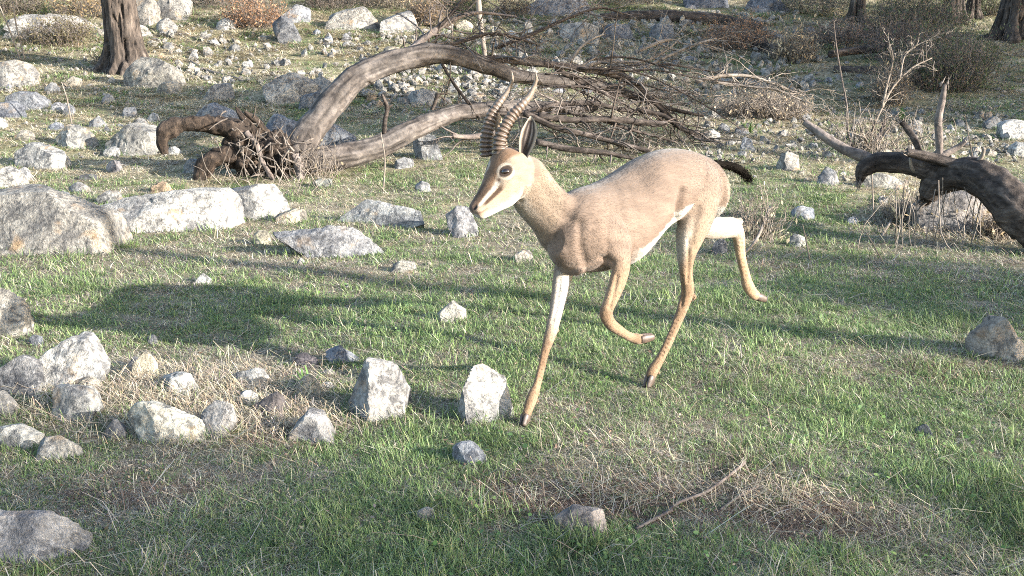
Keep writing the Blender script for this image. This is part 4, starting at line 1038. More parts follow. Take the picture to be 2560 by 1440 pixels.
# ------------------------------------------------------------------ shrubs
def shrub(px, py, wpx, hpx, label, col, seed, n_stem=120, n_leaf=1600, leaf=(.02, .055), wood=None, name='shrub', cat='shrub', depth=.8, upright=.5, kind_leaf='foliage', stem_r=.0025):
    rng = np.random.default_rng(seed)
    g = ground(px, py)
    w, h = wpx / FPX * g[1] * .5, hpx / FPX * g[1]
    g = g + np.array([0, w * depth * .5, 0]); g[2] = float(terrain(g[0], g[1]))
    root = empty(name, g, label, cat)
    mb, ends = MB(), []
    for k in range(n_stem):
        a = rng.uniform(0, 2 * np.pi); rr = math.sqrt(rng.random())
        b = np.array([math.cos(a) * w * rr * .55, math.sin(a) * w * depth * rr * .55, -0.02])
        e = np.array([math.cos(a) * w * rr, math.sin(a) * w * depth * rr, h * (1 - .55 * rr ** 2) * rng.uniform(.5, 1.05)])
        m = b * .5 + e * .5 + rng.normal(size=3) * .12 * w
        r = rng.uniform(.6, 1.4) * stem_r
        tube(mb, [b, m, e], [r, r * .8, r * .35], 4, 5, cap=False)
        for t in np.linspace(.35, 1, 5): ends.append(b * (1 - t) ** 2 + 2 * m * t * (1 - t) + e * t * t)
        for q in range(2):
            s = m * .4 + e * .6; d = rng.normal(size=3) * .25 * h + np.array([0, 0, .15 * h])
            tube(mb, [s, s + d * .5 + rng.normal(size=3) * .03 * h, s + d], [r * .6, r * .5, r * .25], 3, 4, cap=False)
            ends.append(s + d)
    s_ = link('stems', mesh_np('stems', np.concatenate(mb.V), np.concatenate(mb.Q)), wood or M_GREYWOOD, root); s_['kind'] = 'stuff'
    if n_leaf:
        ends = np.array(ends); n_leaf = int(n_leaf * .7); i = rng.integers(0, len(ends), n_leaf)
        P = ends[i] + rng.normal(size=(n_leaf, 3)) * h * .08
        P[:, 2] = np.maximum(P[:, 2], 0.0)
        D = rng.normal(size=(n_leaf, 3)); D[:, 2] += upright; D /= np.linalg.norm(D, axis=1)[:, None]
        V, Q = cards(P, D, rng.uniform(leaf[0], leaf[1], n_leaf), rng.uniform(leaf[0] * .25, leaf[1] * .35, n_leaf), rng)
        c = np.array(col) * rng.uniform(.55, 1.5, (len(ends), 1))[i] * rng.uniform(.8, 1.2, (n_leaf, 1))
        f = link(kind_leaf, mesh_np(kind_leaf, V, Q, None, np.repeat(c, 4, 0), False), M_LEAF, root); f['kind'] = 'stuff'
    return root
BROWN, RED, OLIVE, TAN, GREEN = (.15, .105, .06), (.24, .135, .075), (.10, .105, .045), (.30, .235, .15), (.075, .11, .04)
shrub(140, 118, 190, 75, 'dark olive brown low bush in shade left of the pine trunk', (.10, .085, .045), 1, 160, 2600)
shrub(195, 50, 220, 70, 'brown grass like bush behind the long low outcrop', (.19, .135, .07), 2, 140, 2200)
shrub(40, 40, 150, 60, 'dark brown bush in the top left corner', (.09, .075, .045), 3, 110, 1600)
shrub(630, 76, 170, 70, 'reddish dry bush on the far slope left of the dark tilted boulder', RED, 4, 220, 3400)
shrub(560, 22, 260, 60, 'dark brown thicket at the top behind the reddish bush', (.085, .065, .045), 5, 140, 2400)
shrub(830, 30, 220, 60, 'dark thicket at the top behind the mottled boulders', (.07, .055, .04), 6, 130, 2200)
shrub(1065, 66, 110, 75, 'brown dry bush right of the rounded mottled boulder', (.17, .12, .07), 7, 160, 2200)
shrub(965, 26, 170, 55, 'grey brown bush at the top above the rounded mottled boulder', (.12, .10, .065), 8, 110, 1700)
shrub(1175, 30, 150, 60, 'green and yellow bush at the top behind the standing stick', (.11, .12, .05), 9, 110, 2000)
shrub(1290, 45, 130, 50, 'brown bush at the top left of the shaded outcrop', (.13, .10, .065), 10, 100, 1400)
shrub(1590, 16, 200, 46, 'shaded bush behind the charred far log', (.075, .07, .05), 11, 100, 1700)
shrub(1850, 130, 200, 75, 'reddish dry brush around the short dark log', RED, 12, 260, 2600, leaf=(.02, .05))
shrub(1990, 160, 120, 80, 'tan tall dry grass tuft right of the reddish brush', TAN, 13, 260, 1000, wood=M_PALEWOOD, leaf=(.03, .07), upright=1.5)
shrub(2130, 122, 260, 60, 'purplish brown thicket above the propped dark log', (.13, .095, .075), 14, 200, 2600)
shrub(2050, 40, 230, 70, 'dark shaded bush on the bank near the top right', (.07, .07, .05), 15, 130, 2300)
shrub(2300, 110, 280, 130, 'large dark olive bush around the twig hung trunk', (.055, .07, .035), 16, 420, 6500, leaf=(.02, .05), upright=1.3)
shrub(2370, 235, 330, 150, 'big dark olive shrub of many thin stems below the twig hung trunk', (.06, .075, .037), 17, 520, 6500, leaf=(.02, .05), upright=1.3)
shrub(2260, 160, 150, 110, 'leafless dark bush in the hollow behind the dead shrub', (.06, .05, .04), 18, 300, 900)
shrub(2500, 40, 120, 60, 'grey green bush between the slim trunk and the tilted pine', (.13, .14, .08), 19, 120, 2000)
shrub(2235, 265, 110, 100, 'fibrous dry stump with pale upright stems behind the dead shrub', TAN, 20, 240, 300, wood=M_PALEWOOD, upright=2)
shrub(1920, 300, 260, 60, 'tan heap of dry brush right of the branch fan', (.33, .255, .17), 21, 520, 900, wood=M_PALEWOOD, upright=.3, stem_r=.003)
shrub(2360, 565, 300, 70, 'dry straw coloured grass clump below the right hand log', (.40, .31, .18), 22, 420, 700, wood=M_PALEWOOD, leaf=(.02, .05), upright=1.2)
shrub(2520, 600, 160, 60, 'dry straw clump at the right edge under the log', (.36, .27, .16), 23, 240, 400, wood=M_PALEWOOD, leaf=(.02, .05), upright=1.2)
shrub(1900, 600, 170, 130, 'thin pale dry weeds behind the trailing hind leg', (.30, .25, .17), 24, 70, 120, wood=M_PALEWOOD, upright=1.5)
shrub(790, 450, 170, 90, 'thin dry weeds against the base of the two trunks', (.30, .24, .16), 25, 60, 80, wood=M_PALEWOOD, upright=1.5)
shrub(265, 172, 90, 40, 'pale dry twigs round the pine foot', (.28, .21, .14), 26, 160, 200, wood=M_PALEWOOD, upright=1)
for k, (px, py, w, h, lab) in enumerate([(775, 975, 120, 85, 'tuft of broad green grass blades among the near stones'), (2255, 300, 60, 45, 'bright green bulb leaves behind the upright stub'),
        (1868, 335, 40, 45, 'green leaf tuft at the end of the branch fan'), (1205, 140, 90, 40, 'green leaf tuft at the foot of the standing stick'), (600, 545, 60, 60, 'green grass tuft in the gap right of the long whitish boulder')]):
    rng = np.random.default_rng(90 + k); g = ground(px, py)
    mb = MB()
    for q in range(26):
        L = h / FPX * g[1] * rng.uniform(.6, 1.25); a = rng.uniform(0, 2 * np.pi); s = rng.uniform(.15, .8) * w / h
        d = np.array([math.cos(a) * s, math.sin(a) * s, 1.0]); d = d / np.linalg.norm(d) * L
        b = rng.normal(size=3) * .012; b[2] = -.01
        wv = np.array([-math.sin(a), math.cos(a), 0]) * L * .035
        p = [b, b + d * .4, b + d * .75 + np.array([d[0], d[1], 0]) * .15 - np.array([0, 0, L * .05]), b + d + np.array([d[0], d[1], 0]) * .4 - np.array([0, 0, L * .3])]
        V = np.array([p[0] - wv * .6, p[0] + wv * .6, p[1] - wv, p[1] + wv, p[2] - wv * .7, p[2] + wv * .7, p[3]])
        c = np.array([.10, .17, .05]) * rng.uniform(.7, 1.4)
        mb.add(V + g, [[0, 1, 3, 2], [2, 3, 5, 4]], [[4, 5, 6]], c)
    tag(mb.build('grass_tuft', M_BLADE, origin=g), lab, 'plant')
# ------------------------------------------------------------------ grass (nobody could count it)
def patch(px, py, rx, ry, amt):
    g = ground(px, py); a = ground(px, py - ry * .7); b = ground(px, min(py + ry * .7, 1700))
    return (g[0], g[1], rx / FPX * g[1], max(.12, abs(a[1] - b[1]) * .7), amt)
# where the photograph shows greener (+) or drier (-) ground
PATCH = [patch(*p) for p in [
  (1500, 850, 500, 150, .5), (700, 820, 450, 90, .55), (2200, 780, 420, 160, .35), (2300, 1150, 300, 160, .35), (1200, 1120, 260, 90, .45), (900, 1250, 260, 120, .3), (1700, 1350, 500, 50, .35),
  (300, 720, 350, 60, .25), (2000, 560, 260, 80, .5), (1600, 450, 350, 60, .2), (1120, 300, 160, 40, .6), (1150, 420, 200, 60, .1),
  (500, 960, 380, 90, -1.1), (650, 1080, 260, 50, -.9), (560, 1200, 350, 70, -.5), (1500, 1265, 300, 60, -.85), (1900, 1240, 200, 50, -.55), (1400, 1150, 180, 50, -.35), (2050, 1300, 200, 60, -.5), (200, 1250, 220, 50, -.7),
  (2400, 560, 300, 90, -1.0), (520, 620, 330, 60, -.45), (900, 680, 350, 50, -.3), (1250, 690, 250, 60, -.2), (420, 400, 300, 70, -.35), (300, 240, 400, 60, -.25), (600, 180, 350, 50, -.2), (1900, 270, 250, 60, -.9), (1500, 300, 300, 70, -.5),
  (1800, 960, 300, 60, -.25), (2350, 900, 250, 60, -.3), (1900, 650, 140, 60, -.5)]]
BROWN_SPOTS = [patch(*p) for p in [(1500, 1265, 330, 75, .95), (1250, 1210, 130, 50, .7), (1950, 1290, 280, 60, .8), (720, 1090, 130, 40, .7), (1850, 1180, 150, 40, .5), (330, 1230, 200, 40, .5), (560, 1010, 100, 40, .4), (1350, 830, 120, 40, .4), (2420, 940, 200, 40, .5)]]
BROWNS = [(.13, .085, .062), (.19, .13, .095), (.09, .06, .045), (.27, .21, .16)]
def brownness(x, y):
    b = np.zeros_like(x)
    for (cx, cy, rx, ry, a) in BROWN_SPOTS:
        b = np.maximum(b, a * np.exp(-(((x - cx) / rx) ** 2 + ((y - cy) / ry) ** 2) ** 1.5))
    return b
def greenness(x, y):
    p = np.stack([x * 1.1, y * 1.1, np.zeros_like(x)], 1)
    q = np.stack([x * 4.5, y * 4.5, np.zeros_like(x)], 1)
    g = 0.41 + 0.50 * fbm(p, 2, 50) + 0.55 * fbm(q, 3, 60)
    for (cx, cy, rx, ry, a) in PATCH:
        g = g + a * np.exp(-(((x - cx) / rx) ** 2 + ((y - cy) / ry) ** 2))
    g = g - 0.25 * smooth01(y, 5.5, 9)
    return np.clip(g, 0, 1)

_rowY = np.linspace(1.75, 17.5, 4000)
_rowP = (lambda z: np.arctan2(CAM_H - z, _rowY))(terrain(np.zeros(4000), _rowY))
_rowP = np.minimum.accumulate(_rowP)
def sample(n, rng, pow_=1.0):
    """points on the ground, thinning out with distance as their size in view shrinks"""
    a = rng.uniform(_rowP[-1], _rowP[0], n)
    y = np.interp(-a, -_rowP, _rowY)
    x = rng.uniform(-1, 1, n) * (0.53 * y + 0.45)
    return x, y

_h1, _h2 = ground(1308, 1064), ground(1619, 970)
HOOF_PRINTS = [(_h1[0], _h1[1] - .03, .045, .06), (_h2[0], _h2[1] - .03, .045, .06)]        # turf pressed down under the planted feet
def off_rocks(x, y):
    keep = np.ones(len(x), bool)
    for (cx, cy, rx, ry) in FOOT + HOOF_PRINTS:
        keep &= ((x - cx) / rx) ** 2 + ((y - cy) / ry) ** 2 > 0.8
    return keep

def blades(x, y, H, W, lean, rng, col, segs):
    n = len(x)
    z = terrain(x, y) - 0.004
    a = rng.uniform(0, 2 * np.pi, n)
    d = np.stack([np.cos(a) * lean, np.sin(a) * lean, np.ones(n)], 1); d /= np.linalg.norm(d, axis=1)[:, None]
    b = a + np.pi / 2 + rng.normal(size=n) * .5
    s = np.stack([np.cos(b), np.sin(b), np.zeros(n)], 1) * (W * .5)[:, None]
    root = np.stack([x, y, z], 1)
    bend = np.stack([np.cos(a), np.sin(a), -0.5 * lean], 1) * (H * lean * .35)[:, None]
    tip = root + d * H[:, None] + bend
    tip[:, 2] = np.maximum(tip[:, 2], z + .008)
    dark = 1.0
    if segs == 1:
        V = np.stack([root - s, root + s, tip], 1); k = 3
        F = np.arange(n * 3).reshape(-1, 3)
        C = np.stack([col * dark, col * dark, col], 1)
        return V.reshape(-1, 3), None, F, C.reshape(-1, 3)
    mid = root + d * (H * .55)[:, None] + bend * .2
    V = np.stack([root - s * .8, root + s * .8, mid + s, mid - s, tip], 1)
    o = np.arange(n)[:, None] * 5
    Q = o + np.array([[0, 1, 2, 3]]); T = o + np.array([[3, 2, 4]])
    C = np.stack([col * dark, col * dark, col, col, col * 1.05], 1)
    return V.reshape(-1, 3), Q, T, C.reshape(-1, 3)

grng = np.random.default_rng(21)
def cmix(n, cols, weights, j=.22):
    i = grng.choice(len(cols), n, p=np.array(weights) / sum(weights))
    c = np.array(cols)[i]
    return c * (1 + grng.uniform(-j, j, (n, 1))) * (1 + grng.uniform(-.07, .07, (n, 3)))
GREENS = [(.126, .183, .062), (.178, .232, .092), (.092, .138, .053), (.215, .24, .125), (.104, .162, .072)]
DRY = [(.32, .275, .195), (.41, .365, .275), (.24, .195, .14), (.18, .14, .105), (.29, .26, .22)]

def lay(name, n, chance, height, width, lean, cols, weights, mat, label, cat):
    x, y = sample(n, grng)
    cl = .5 + .5 * vnoise(np.stack([x * 16, y * 16, 0 * x + 3], 1), 66) + .35 * vnoise(np.stack([x * 5, y * 5, 0 * x], 1), 67)
    k = grng.random(n) < chance(greenness(x, y)) * np.clip(cl * 1.6, .18, 1); x, y = x[k], y[k]
    if name == 'green_grass':          # longer grass crowding the foot of the stones
        ex, ey = [], []
        for (cx, cy, rx, ry) in FOOT:
            if cy > 9: continue
            m = int(np.clip(420 * rx * 9 / cy, 8, 380)); a = grng.uniform(np.pi * .95, np.pi * 2.05, m); t = grng.uniform(.93, 1.22, m)
            ex.append(cx + np.cos(a) * rx * t * 1.05); ey.append(cy + np.sin(a) * ry * t)
        x = np.concatenate([x] + ex); y = np.concatenate([y] + ey)
    k = off_rocks(x, y); x, y = x[k], y[k]
    n = len(x)
    q = np.stack([x * 7, y * 7, np.zeros(n)], 1)
    H = grng.uniform(*height, n) * (1 + .55 * vnoise(q, 70) + .30 * vnoise(q * .45, 71)) * (1 + .045 * y)
    W = grng.uniform(*width, n) * np.clip(y / 3.4, .85, 4)
    L = grng.uniform(*lean, n)
    c = cmix(n, cols, weights)
    if name == 'dry_grass':
        m = grng.random(n) < brownness(x, y); c[m] = cmix(m.sum(), BROWNS, (3, 3, 2, 1))
    if name == 'dry_grass': c = c * (1 + .07 * np.clip(y - 4.5, 0, 7))[:, None]      # paler up the slope
    c = c * (1 + .30 * vnoise(q * .5, 77) + .18 * vnoise(q * 2.2, 78))[:, None]
    near = y < 5.6
    mb = MB()
    for m, s in ((near, 2), (~near, 1)):
        V, Q, T, C = blades(x[m], y[m], H[m], W[m], L[m], grng, c[m], s)
        mb.add(V, Q, T, C)
    o = mb.build(name, mat, smooth=False)
    return tag(o, label, cat, kind='stuff')
lay('green_grass', 520000, lambda g: np.clip(.06 + .80 * g, 0, 1), (.012, .040), (.0015, .0030), (.15, 1.1), GREENS, (4, 4, 2, 2, 2), M_BLADE, 'short fresh green grass covering the slope between the stones', 'grass')
lay('dry_grass', 520000, lambda g: np.clip(1.10 - .9 * g, .18, 1), (.016, .050), (.0012, .0023), (.6, 3.8), DRY, (4, 3, 3, 2, 2), M_DRYLEAF, 'dead straw coloured grass lying among the green', 'grass')
# small round leaved weeds
n = 15000
x, y = sample(n, grng)
q = np.stack([x * 2.2, y * 2.2, np.zeros(n)], 1)
k = (grng.random(n) < greenness(x, y)) & (vnoise(q, 91) > -.05) & (y < 9); x, y = x[k], y[k]
k = off_rocks(x, y); x, y = x[k], y[k]; n = len(x)
z = terrain(x, y) + grng.uniform(.006, .03, n)
P = np.stack([x, y, z], 1); a = grng.uniform(0, 2 * np.pi, n); r = grng.uniform(.003, .0065, n)
t = grng.normal(size=(n, 3)) * .45 + np.array([0, 0, 1]); t /= np.linalg.norm(t, axis=1)[:, None]
u = np.cross(t, np.stack([np.cos(a), np.sin(a), 0 * a], 1)); u /= np.linalg.norm(u, axis=1)[:, None]; v = np.cross(t, u)
ang = np.linspace(0, 2 * np.pi, 6, endpoint=False)
V = P[:, None, :] + r[:, None, None] * (u[:, None, :] * np.cos(ang)[None, :, None] + v[:, None, :] * np.sin(ang)[None, :, None])
o6 = np.arange(n)[:, None] * 6
Q = np.concatenate([o6 + np.array([[0, 1, 2, 3]]), o6 + np.array([[0, 3, 4, 5]])])
c = cmix(n, [(.11, .18, .05), (.15, .22, .075), (.08, .14, .05)], (3, 2, 2))
me = mesh_np('leafy_weeds', V.reshape(-1, 3), Q, None, np.repeat(c, 6, 0), False)
tag(link('leafy_weeds', me, M_BLADE), 'tiny round leaved weeds scattered through the grass', 'weeds', kind='stuff')
# long loose straws
n = 1500
x, y = sample(n, grng)
k = (grng.random(n) < 1.05 - greenness(x, y)) & (y < 9); x, y = x[k], y[k]; n = len(x)
L = grng.uniform(.06, .18, n); wd = np.full(n, .001)
for (px, py, rx, ry, m) in ((480, 985, 330, 75, 2300), (640, 1060, 230, 45, 800), (2400, 575, 180, 50, 1500), (1500, 1255, 260, 50, 260), (180, 1010, 160, 40, 350), (1950, 1270, 180, 40, 200)):      # matted straw, fine and short
    cx, cy, ax, ay, _ = patch(px, py, rx, ry, 0)
    x = np.concatenate([x, cx + grng.normal(size=m) * ax * .6]); y = np.concatenate([y, cy + grng.normal(size=m) * ay * .6])
    L = np.concatenate([L, grng.uniform(.03, .10, m)]); wd = np.concatenate([wd, grng.uniform(.0005, .0009, m)])
k = off_rocks(x, y); x, y, L, wd = x[k], y[k], L[k], wd[k]
n = len(x)
mb = MB()
a = grng.uniform(0, 2 * np.pi, n)
z0 = terrain(x, y) + grng.uniform(.004, .028, n)
x1, y1 = x + np.cos(a) * L, y + np.sin(a) * L
z1 = terrain(x1, y1) + grng.uniform(.004, .022, n) + (L > .10) * grng.uniform(0, .03, n)
p0, p2 = np.stack([x, y, z0], 1), np.stack([x1, y1, z1], 1)
p1 = (p0 + p2) / 2 + np.stack([grng.normal(size=n) * .012, grng.normal(size=n) * .012, grng.uniform(0, .03, n)], 1)
s = np.stack([-np.sin(a), np.cos(a), 0 * a], 1) * (wd * np.clip(y / 3.2, .9, 3))[:, None]
V = np.stack([p0 - s, p0 + s, p1 + s, p1 - s, p2 + s * .6, p2 - s * .6], 1)
o6 = np.arange(n)[:, None] * 6
Q = np.concatenate([o6 + np.array([[0, 1, 2, 3]]), o6 + np.array([[3, 2, 4, 5]])])
c = cmix(n, [(.34, .28, .19), (.42, .36, .26), (.25, .19, .13), (.31, .27, .23)], (3, 2, 2, 2))
me = mesh_np('loose_straw', V.reshape(-1, 3), Q, None, np.repeat(c, 6, 0), False)
tag(link('loose_straw', me, M_DRYLEAF), 'long bleached straws lying loose over the dry patches', 'straw', kind='stuff')

# short thatch and fine young grass under it all: small tufts, instanced
def tuft_object(name, nb, H, Wd, lean, cols, weights, mat, seed):
    global grng
    grng = np.random.default_rng(seed)
    r = .036 * np.sqrt(grng.random(nb)); a = grng.uniform(0, 2 * np.pi, nb)
    x, y = r * np.cos(a), r * np.sin(a)
    n = nb
    b = grng.uniform(0, 2 * np.pi, n); L = grng.uniform(*lean, n)
    d = np.stack([np.cos(b) * L, np.sin(b) * L, np.ones(n)], 1); d /= np.linalg.norm(d, axis=1)[:, None]
    h = grng.uniform(*H, n); w = grng.uniform(*Wd, n)
    s = np.stack([-np.sin(b), np.cos(b), 0 * b], 1) * (w * .5)[:, None]
    root = np.stack([x, y, 0 * x - .004], 1); mid = root + d * (h * .55)[:, None]
    tip = mid + d * (h * .45)[:, None] + np.stack([np.cos(b), np.sin(b), -.8 * np.ones(n)], 1) * (h * .22 * np.minimum(L, 1.5))[:, None]
    tip[:, 2] = np.maximum(tip[:, 2], .002)
    V = np.stack([root - s * .8, root + s * .8, mid + s, mid - s, tip], 1)
    o = np.arange(n)[:, None] * 5
    c = cmix(n, cols, weights, .28)
    C = np.stack([c, c, c, c, c], 1)
    me = mesh_np(name, V.reshape(-1, 3), o + np.array([[0, 1, 2, 3]]), o + np.array([[3, 2, 4]]), C.reshape(-1, 3), False)
    me.materials.append(mat)
    return bpy.data.objects.new(name, me)              # stays out of the scene: only its copies are drawn

def instanced(name, tufts, x, y, size, mat, label, cat, seed, pick=None):
    rng = np.random.default_rng(seed)
    n = len(x)
    me = bpy.data.meshes.new(name)
    z = terrain(x, y)
    e = .06
    nx = -(terrain(x + e, y) - terrain(x - e, y)) / (2 * e); ny = -(terrain(x, y + e) - terrain(x, y - e)) / (2 * e)
    me.vertices.add(n); me.vertices.foreach_set('co', np.stack([x, y, z], 1).astype(np.float32).ravel())
    me.attributes.new('rot', 'FLOAT_VECTOR', 'POINT').data.foreach_set('vector', np.stack([-ny, nx, rng.uniform(0, 6.283, n)], 1).astype(np.float32).ravel())
    me.attributes.new('size', 'FLOAT_VECTOR', 'POINT').data.foreach_set('vector', np.stack([size, size, np.sqrt(size)], 1).astype(np.float32).ravel())
    me.attributes.new('pick', 'INT', 'POINT').data.foreach_set('value', (rng.integers(0, len(tufts), n) if pick is None else pick).astype(np.int32))
    o = link(name, me, None)
    ng = bpy.data.node_groups.new(name, 'GeometryNodeTree')
    ng.interface.new_socket('Geometry', in_out='INPUT', socket_type='NodeSocketGeometry')
    ng.interface.new_socket('Geometry', in_out='OUTPUT', socket_type='NodeSocketGeometry')
    gi, go = ng.nodes.new('NodeGroupInput'), ng.nodes.new('NodeGroupOutput')
    jn = ng.nodes.new('GeometryNodeGeometryToInstance')
    for t in tufts[::-1]:
        oi = ng.nodes.new('GeometryNodeObjectInfo'); oi.inputs['Object'].default_value = t
        ng.links.new(oi.outputs['Geometry'], jn.inputs[0])
    ip = ng.nodes.new('GeometryNodeInstanceOnPoints'); ip.inputs['Pick Instance'].default_value = True
    def att(nm, ty):
        a = ng.nodes.new('GeometryNodeInputNamedAttribute'); a.data_type = ty; a.inputs['Name'].default_value = nm; return a.outputs['Attribute']
    e2r = ng.nodes.new('FunctionNodeEulerToRotation')
    ng.links.new(att('rot', 'FLOAT_VECTOR'), e2r.inputs[0])
    ng.links.new(gi.outputs[0], ip.inputs['Points']); ng.links.new(jn.outputs[0], ip.inputs['Instance'])
    ng.links.new(e2r.outputs[0], ip.inputs['Rotation']); ng.links.new(att('size', 'FLOAT_VECTOR'), ip.inputs['Scale'])
    ng.links.new(att('pick', 'INT'), ip.inputs['Instance Index'])
    ng.links.new(ip.outputs[0], go.inputs[0])
    md = o.modifiers.new('scatter', 'NODES'); md.node_group = ng
    return tag(o, label, cat, kind='stuff')
def spread(n, seed):
    global grng
    grng = np.random.default_rng(seed)
    x, y = sample(n, grng)
    k = off_rocks(x, y)
    return x[k], y[k]
th = [tuft_object('thatch_tuft', 60, (.012, .042), (.0009, .0019), (.8, 5), DRY + [(.13, .10, .075)], (3, 2, 3, 4, 3, 3), M_DRYLEAF, 400 + k) for k in range(6)]
th0 = [tuft_object('thatch_tuft', 60, (.012, .042), (.0009, .0019), (.8, 5), [(.50, .43, .29), (.42, .36, .25), (.34, .28, .18), (.56, .50, .37)], (3, 3, 2, 1), M_DRYLEAF, 430 + k) for k in range(4)]
th += [tuft_object('thatch_tuft', 60, (.012, .042), (.0009, .0019), (.8, 5), BROWNS, (3, 3, 2, 1), M_DRYLEAF, 410 + k) for k in range(4)] + th0
x, y = spread(30000, 500); k = grng.random(len(x)) < 1.15 - .75 * greenness(x, y); x, y = x[k], y[k]
pk = np.where(grng.random(len(x)) < brownness(x, y), grng.integers(6, 10, len(x)), np.where(grng.random(len(x)) < smooth01(y, 4.5, 8) * .75, grng.integers(10, 14, len(x)), grng.integers(0, 6, len(x))))
instanced('thatch', th, x, y, np.clip(y / 3.4, .8, 3.6) * grng.uniform(.7, 1.3, len(x)), M_DRYLEAF, 'short dead matted thatch between the green blades', 'thatch', 1, pk)
sg = [tuft_object('grass_tuft', 46, (.010, .034), (.0012, .0024), (.2, 1.6), GREENS, (4, 3, 3, 2, 3), M_BLADE, 420 + k) for k in range(6)]
x, y = spread(30000, 501); k = grng.random(len(x)) < .10 + .95 * greenness(x, y); x, y = x[k], y[k]
instanced('young_grass', sg, x, y, np.clip(y / 3.4, .8, 3.6) * grng.uniform(.6, 1.3, len(x)), M_BLADE, 'fine young grass sprouting low over the whole slope', 'grass', 2)

# dead leaf crumbs and bits of bark on the bare spots
n = 26000
x, y = sample(n, grng)
k = (grng.random(n) < .12 + brownness(x, y)) & (y < 8); x, y = x[k], y[k]; k = off_rocks(x, y); x, y = x[k], y[k]; n = len(x)
P = np.stack([x, y, terrain(x, y) + grng.uniform(.002, .014, n)], 1)
D = grng.normal(size=(n, 3)) * np.array([1, 1, .35]); D /= np.linalg.norm(D, axis=1)[:, None]
V, Q = cards(P, D, grng.uniform(.006, .018, n), grng.uniform(.003, .008, n), grng)
c = cmix(n, BROWNS + [(.34, .28, .20), (.22, .19, .16)], (3, 3, 2, 2, 1, 1))
tag(link('leaf_litter', mesh_np('leaf_litter', V, Q, None, np.repeat(c, 4, 0), False), M_DRYLEAF), 'brown leaf crumbs and bark bits littering the bare spots', 'litter', kind='stuff')
# ------------------------------------------------------------------ the gazelle
GZ0 = ground(1465, 1012)
gaz = empty('gazelle', GZ0, 'running male gazelle with ringed lyre shaped horns, fawn coat and white belly', 'gazelle')
HEAD_DIR = np.array([-.77, -.64, 0.]); LAT = np.array([.64, -.77, 0.])        # where it heads, and its left side

def loft(mb, secs, seg=20, n=None):
    """secs: (centre, lateral half vector, vertical half vector); closed tube of ellipses"""
    A = np.array([np.concatenate(s) for s in secs])
    A = catmull(A, n or len(secs) * 4)
    c, l, b = A[:, :3], A[:, 3:6], A[:, 6:9]
    a = np.linspace(0, 2 * np.pi, seg, endpoint=False)
    V = c[:, None] + l[:, None] * np.cos(a)[None, :, None] + b[:, None] * np.sin(a)[None, :, None]
    V = V.reshape(-1, 3); Q = ring_quads(len(A), seg); T = []
    for base, cc, rev in ((0, c[0], True), ((len(A) - 1) * seg, c[-1], False)):
        k = len(V); V = np.vstack([V, cc])
        for j in range(seg):
            t = [base + j, base + (j + 1) % seg, k]; T.append(t[::-1] if rev else t)
    mb.add(V, Q, T)
    return c, l, b

def sec(tx, ty, bx, by, Y, hw, lat=LAT):
    t, b = at(tx, ty, Y), at(bx, by, Y)
    return ((t + b) / 2, np.array(lat) * hw, (t - b) / 2)

def leg(pts, flat=0.85):
    """pts: (px, py, Y, half width px); round in section, a little flatter sideways"""
    C = np.array([at(*p[:3]) for p in pts])
    out = []
    T = np.gradient(C, axis=0)
    for p, c, t in zip(pts, C, T):
        t = t / np.linalg.norm(t)
        r = p[3] / FPX * p[2]
        l = LAT - t * LAT.dot(t); l /= np.linalg.norm(l)
        f = np.cross(t, l)
        out.append((c, l * r * flat, f * r * 1.06))
    return out

G1, G2 = ground(1308, 1064)[1] - 2.857, ground(1619, 970)[1] - 3.172
R_FORE_D = lambda Y, py: Y + G1 * np.clip((py - 640) / 420, 0, 1)
L_HIND_D = lambda Y, py: Y + G2 * np.clip((py - 560) / 410, 0, 1)
torso = [sec(1398,575,1384,640,2.925,.030), sec(1415,500,1398,668,2.955,.064), sec(1445,474,1438,680,3.00,.090), sec(1495,458,1506,676,3.06,.103), sec(1545,433,1572,652,3.12,.108),
         sec(1605,395,1634,580,3.19,.105), sec(1660,374,1688,546,3.25,.098), sec(1712,374,1730,548,3.32,.095), sec(1765,393,1767,545,3.38,.082), sec(1797,425,1795,525,3.42,.048)]
HLAT = np.array([.616, -.788, 0.])
neck = [sec(1500,478,1425,640,3.03,.088), sec(1437,487,1374,630,2.98,.068), sec(1403,472,1339,580,2.955,.049), sec(1369,430,1304,540,2.93,.043), sec(1344,398,1284,510,2.905,.043), sec(1310,385,1275,490,2.885,.043)]
head = [sec(1318,385,1312,468,2.905,.036,HLAT), sec(1290,370,1306,488,2.895,.050,HLAT), sec(1255,370,1290,500,2.88,.054,HLAT), sec(1233,400,1272,515,2.862,.052,HLAT), sec(1220,436,1254,524,2.845,.041,HLAT),
        sec(1206,465,1236,533,2.825,.031,HLAT), sec(1192,489,1220,541,2.81,.0255,HLAT), sec(1180,508,1206,547,2.797,.0235,HLAT), sec(1176,520,1196,546,2.79,.018,HLAT)]
R_FORE = leg([(a_, b_, R_FORE_D(c_, b_), d_) for a_, b_, c_, d_ in [(1475,530,3.10,18),(1456,580,3.085,42),(1428,640,3.06,37),(1408,685,3.04,27),(1398,740,3.01,23),(1388,790,2.985,18),(1377,833,2.96,17),(1364,875,2.935,12.5),(1354,917,2.915,11),(1344,958,2.895,11.5),(1330,995,2.88,16),(1321,1022,2.87,14),(1314,1045,2.865,12)]])
L_FORE = leg([(1478,490,3.04,16),(1500,525,3.01,40),(1522,572,2.993,50),(1543,622,2.985,38),(1552,667,2.975,26),(1543,708,2.96,23),(1526,752,2.935,19.5),(1515,783,2.93,19),(1527,810,2.945,15.5),(1560,834,2.975,12),(1580,844,2.995,12),(1594,848,3.00,14),(1608,847,3.005,13)])
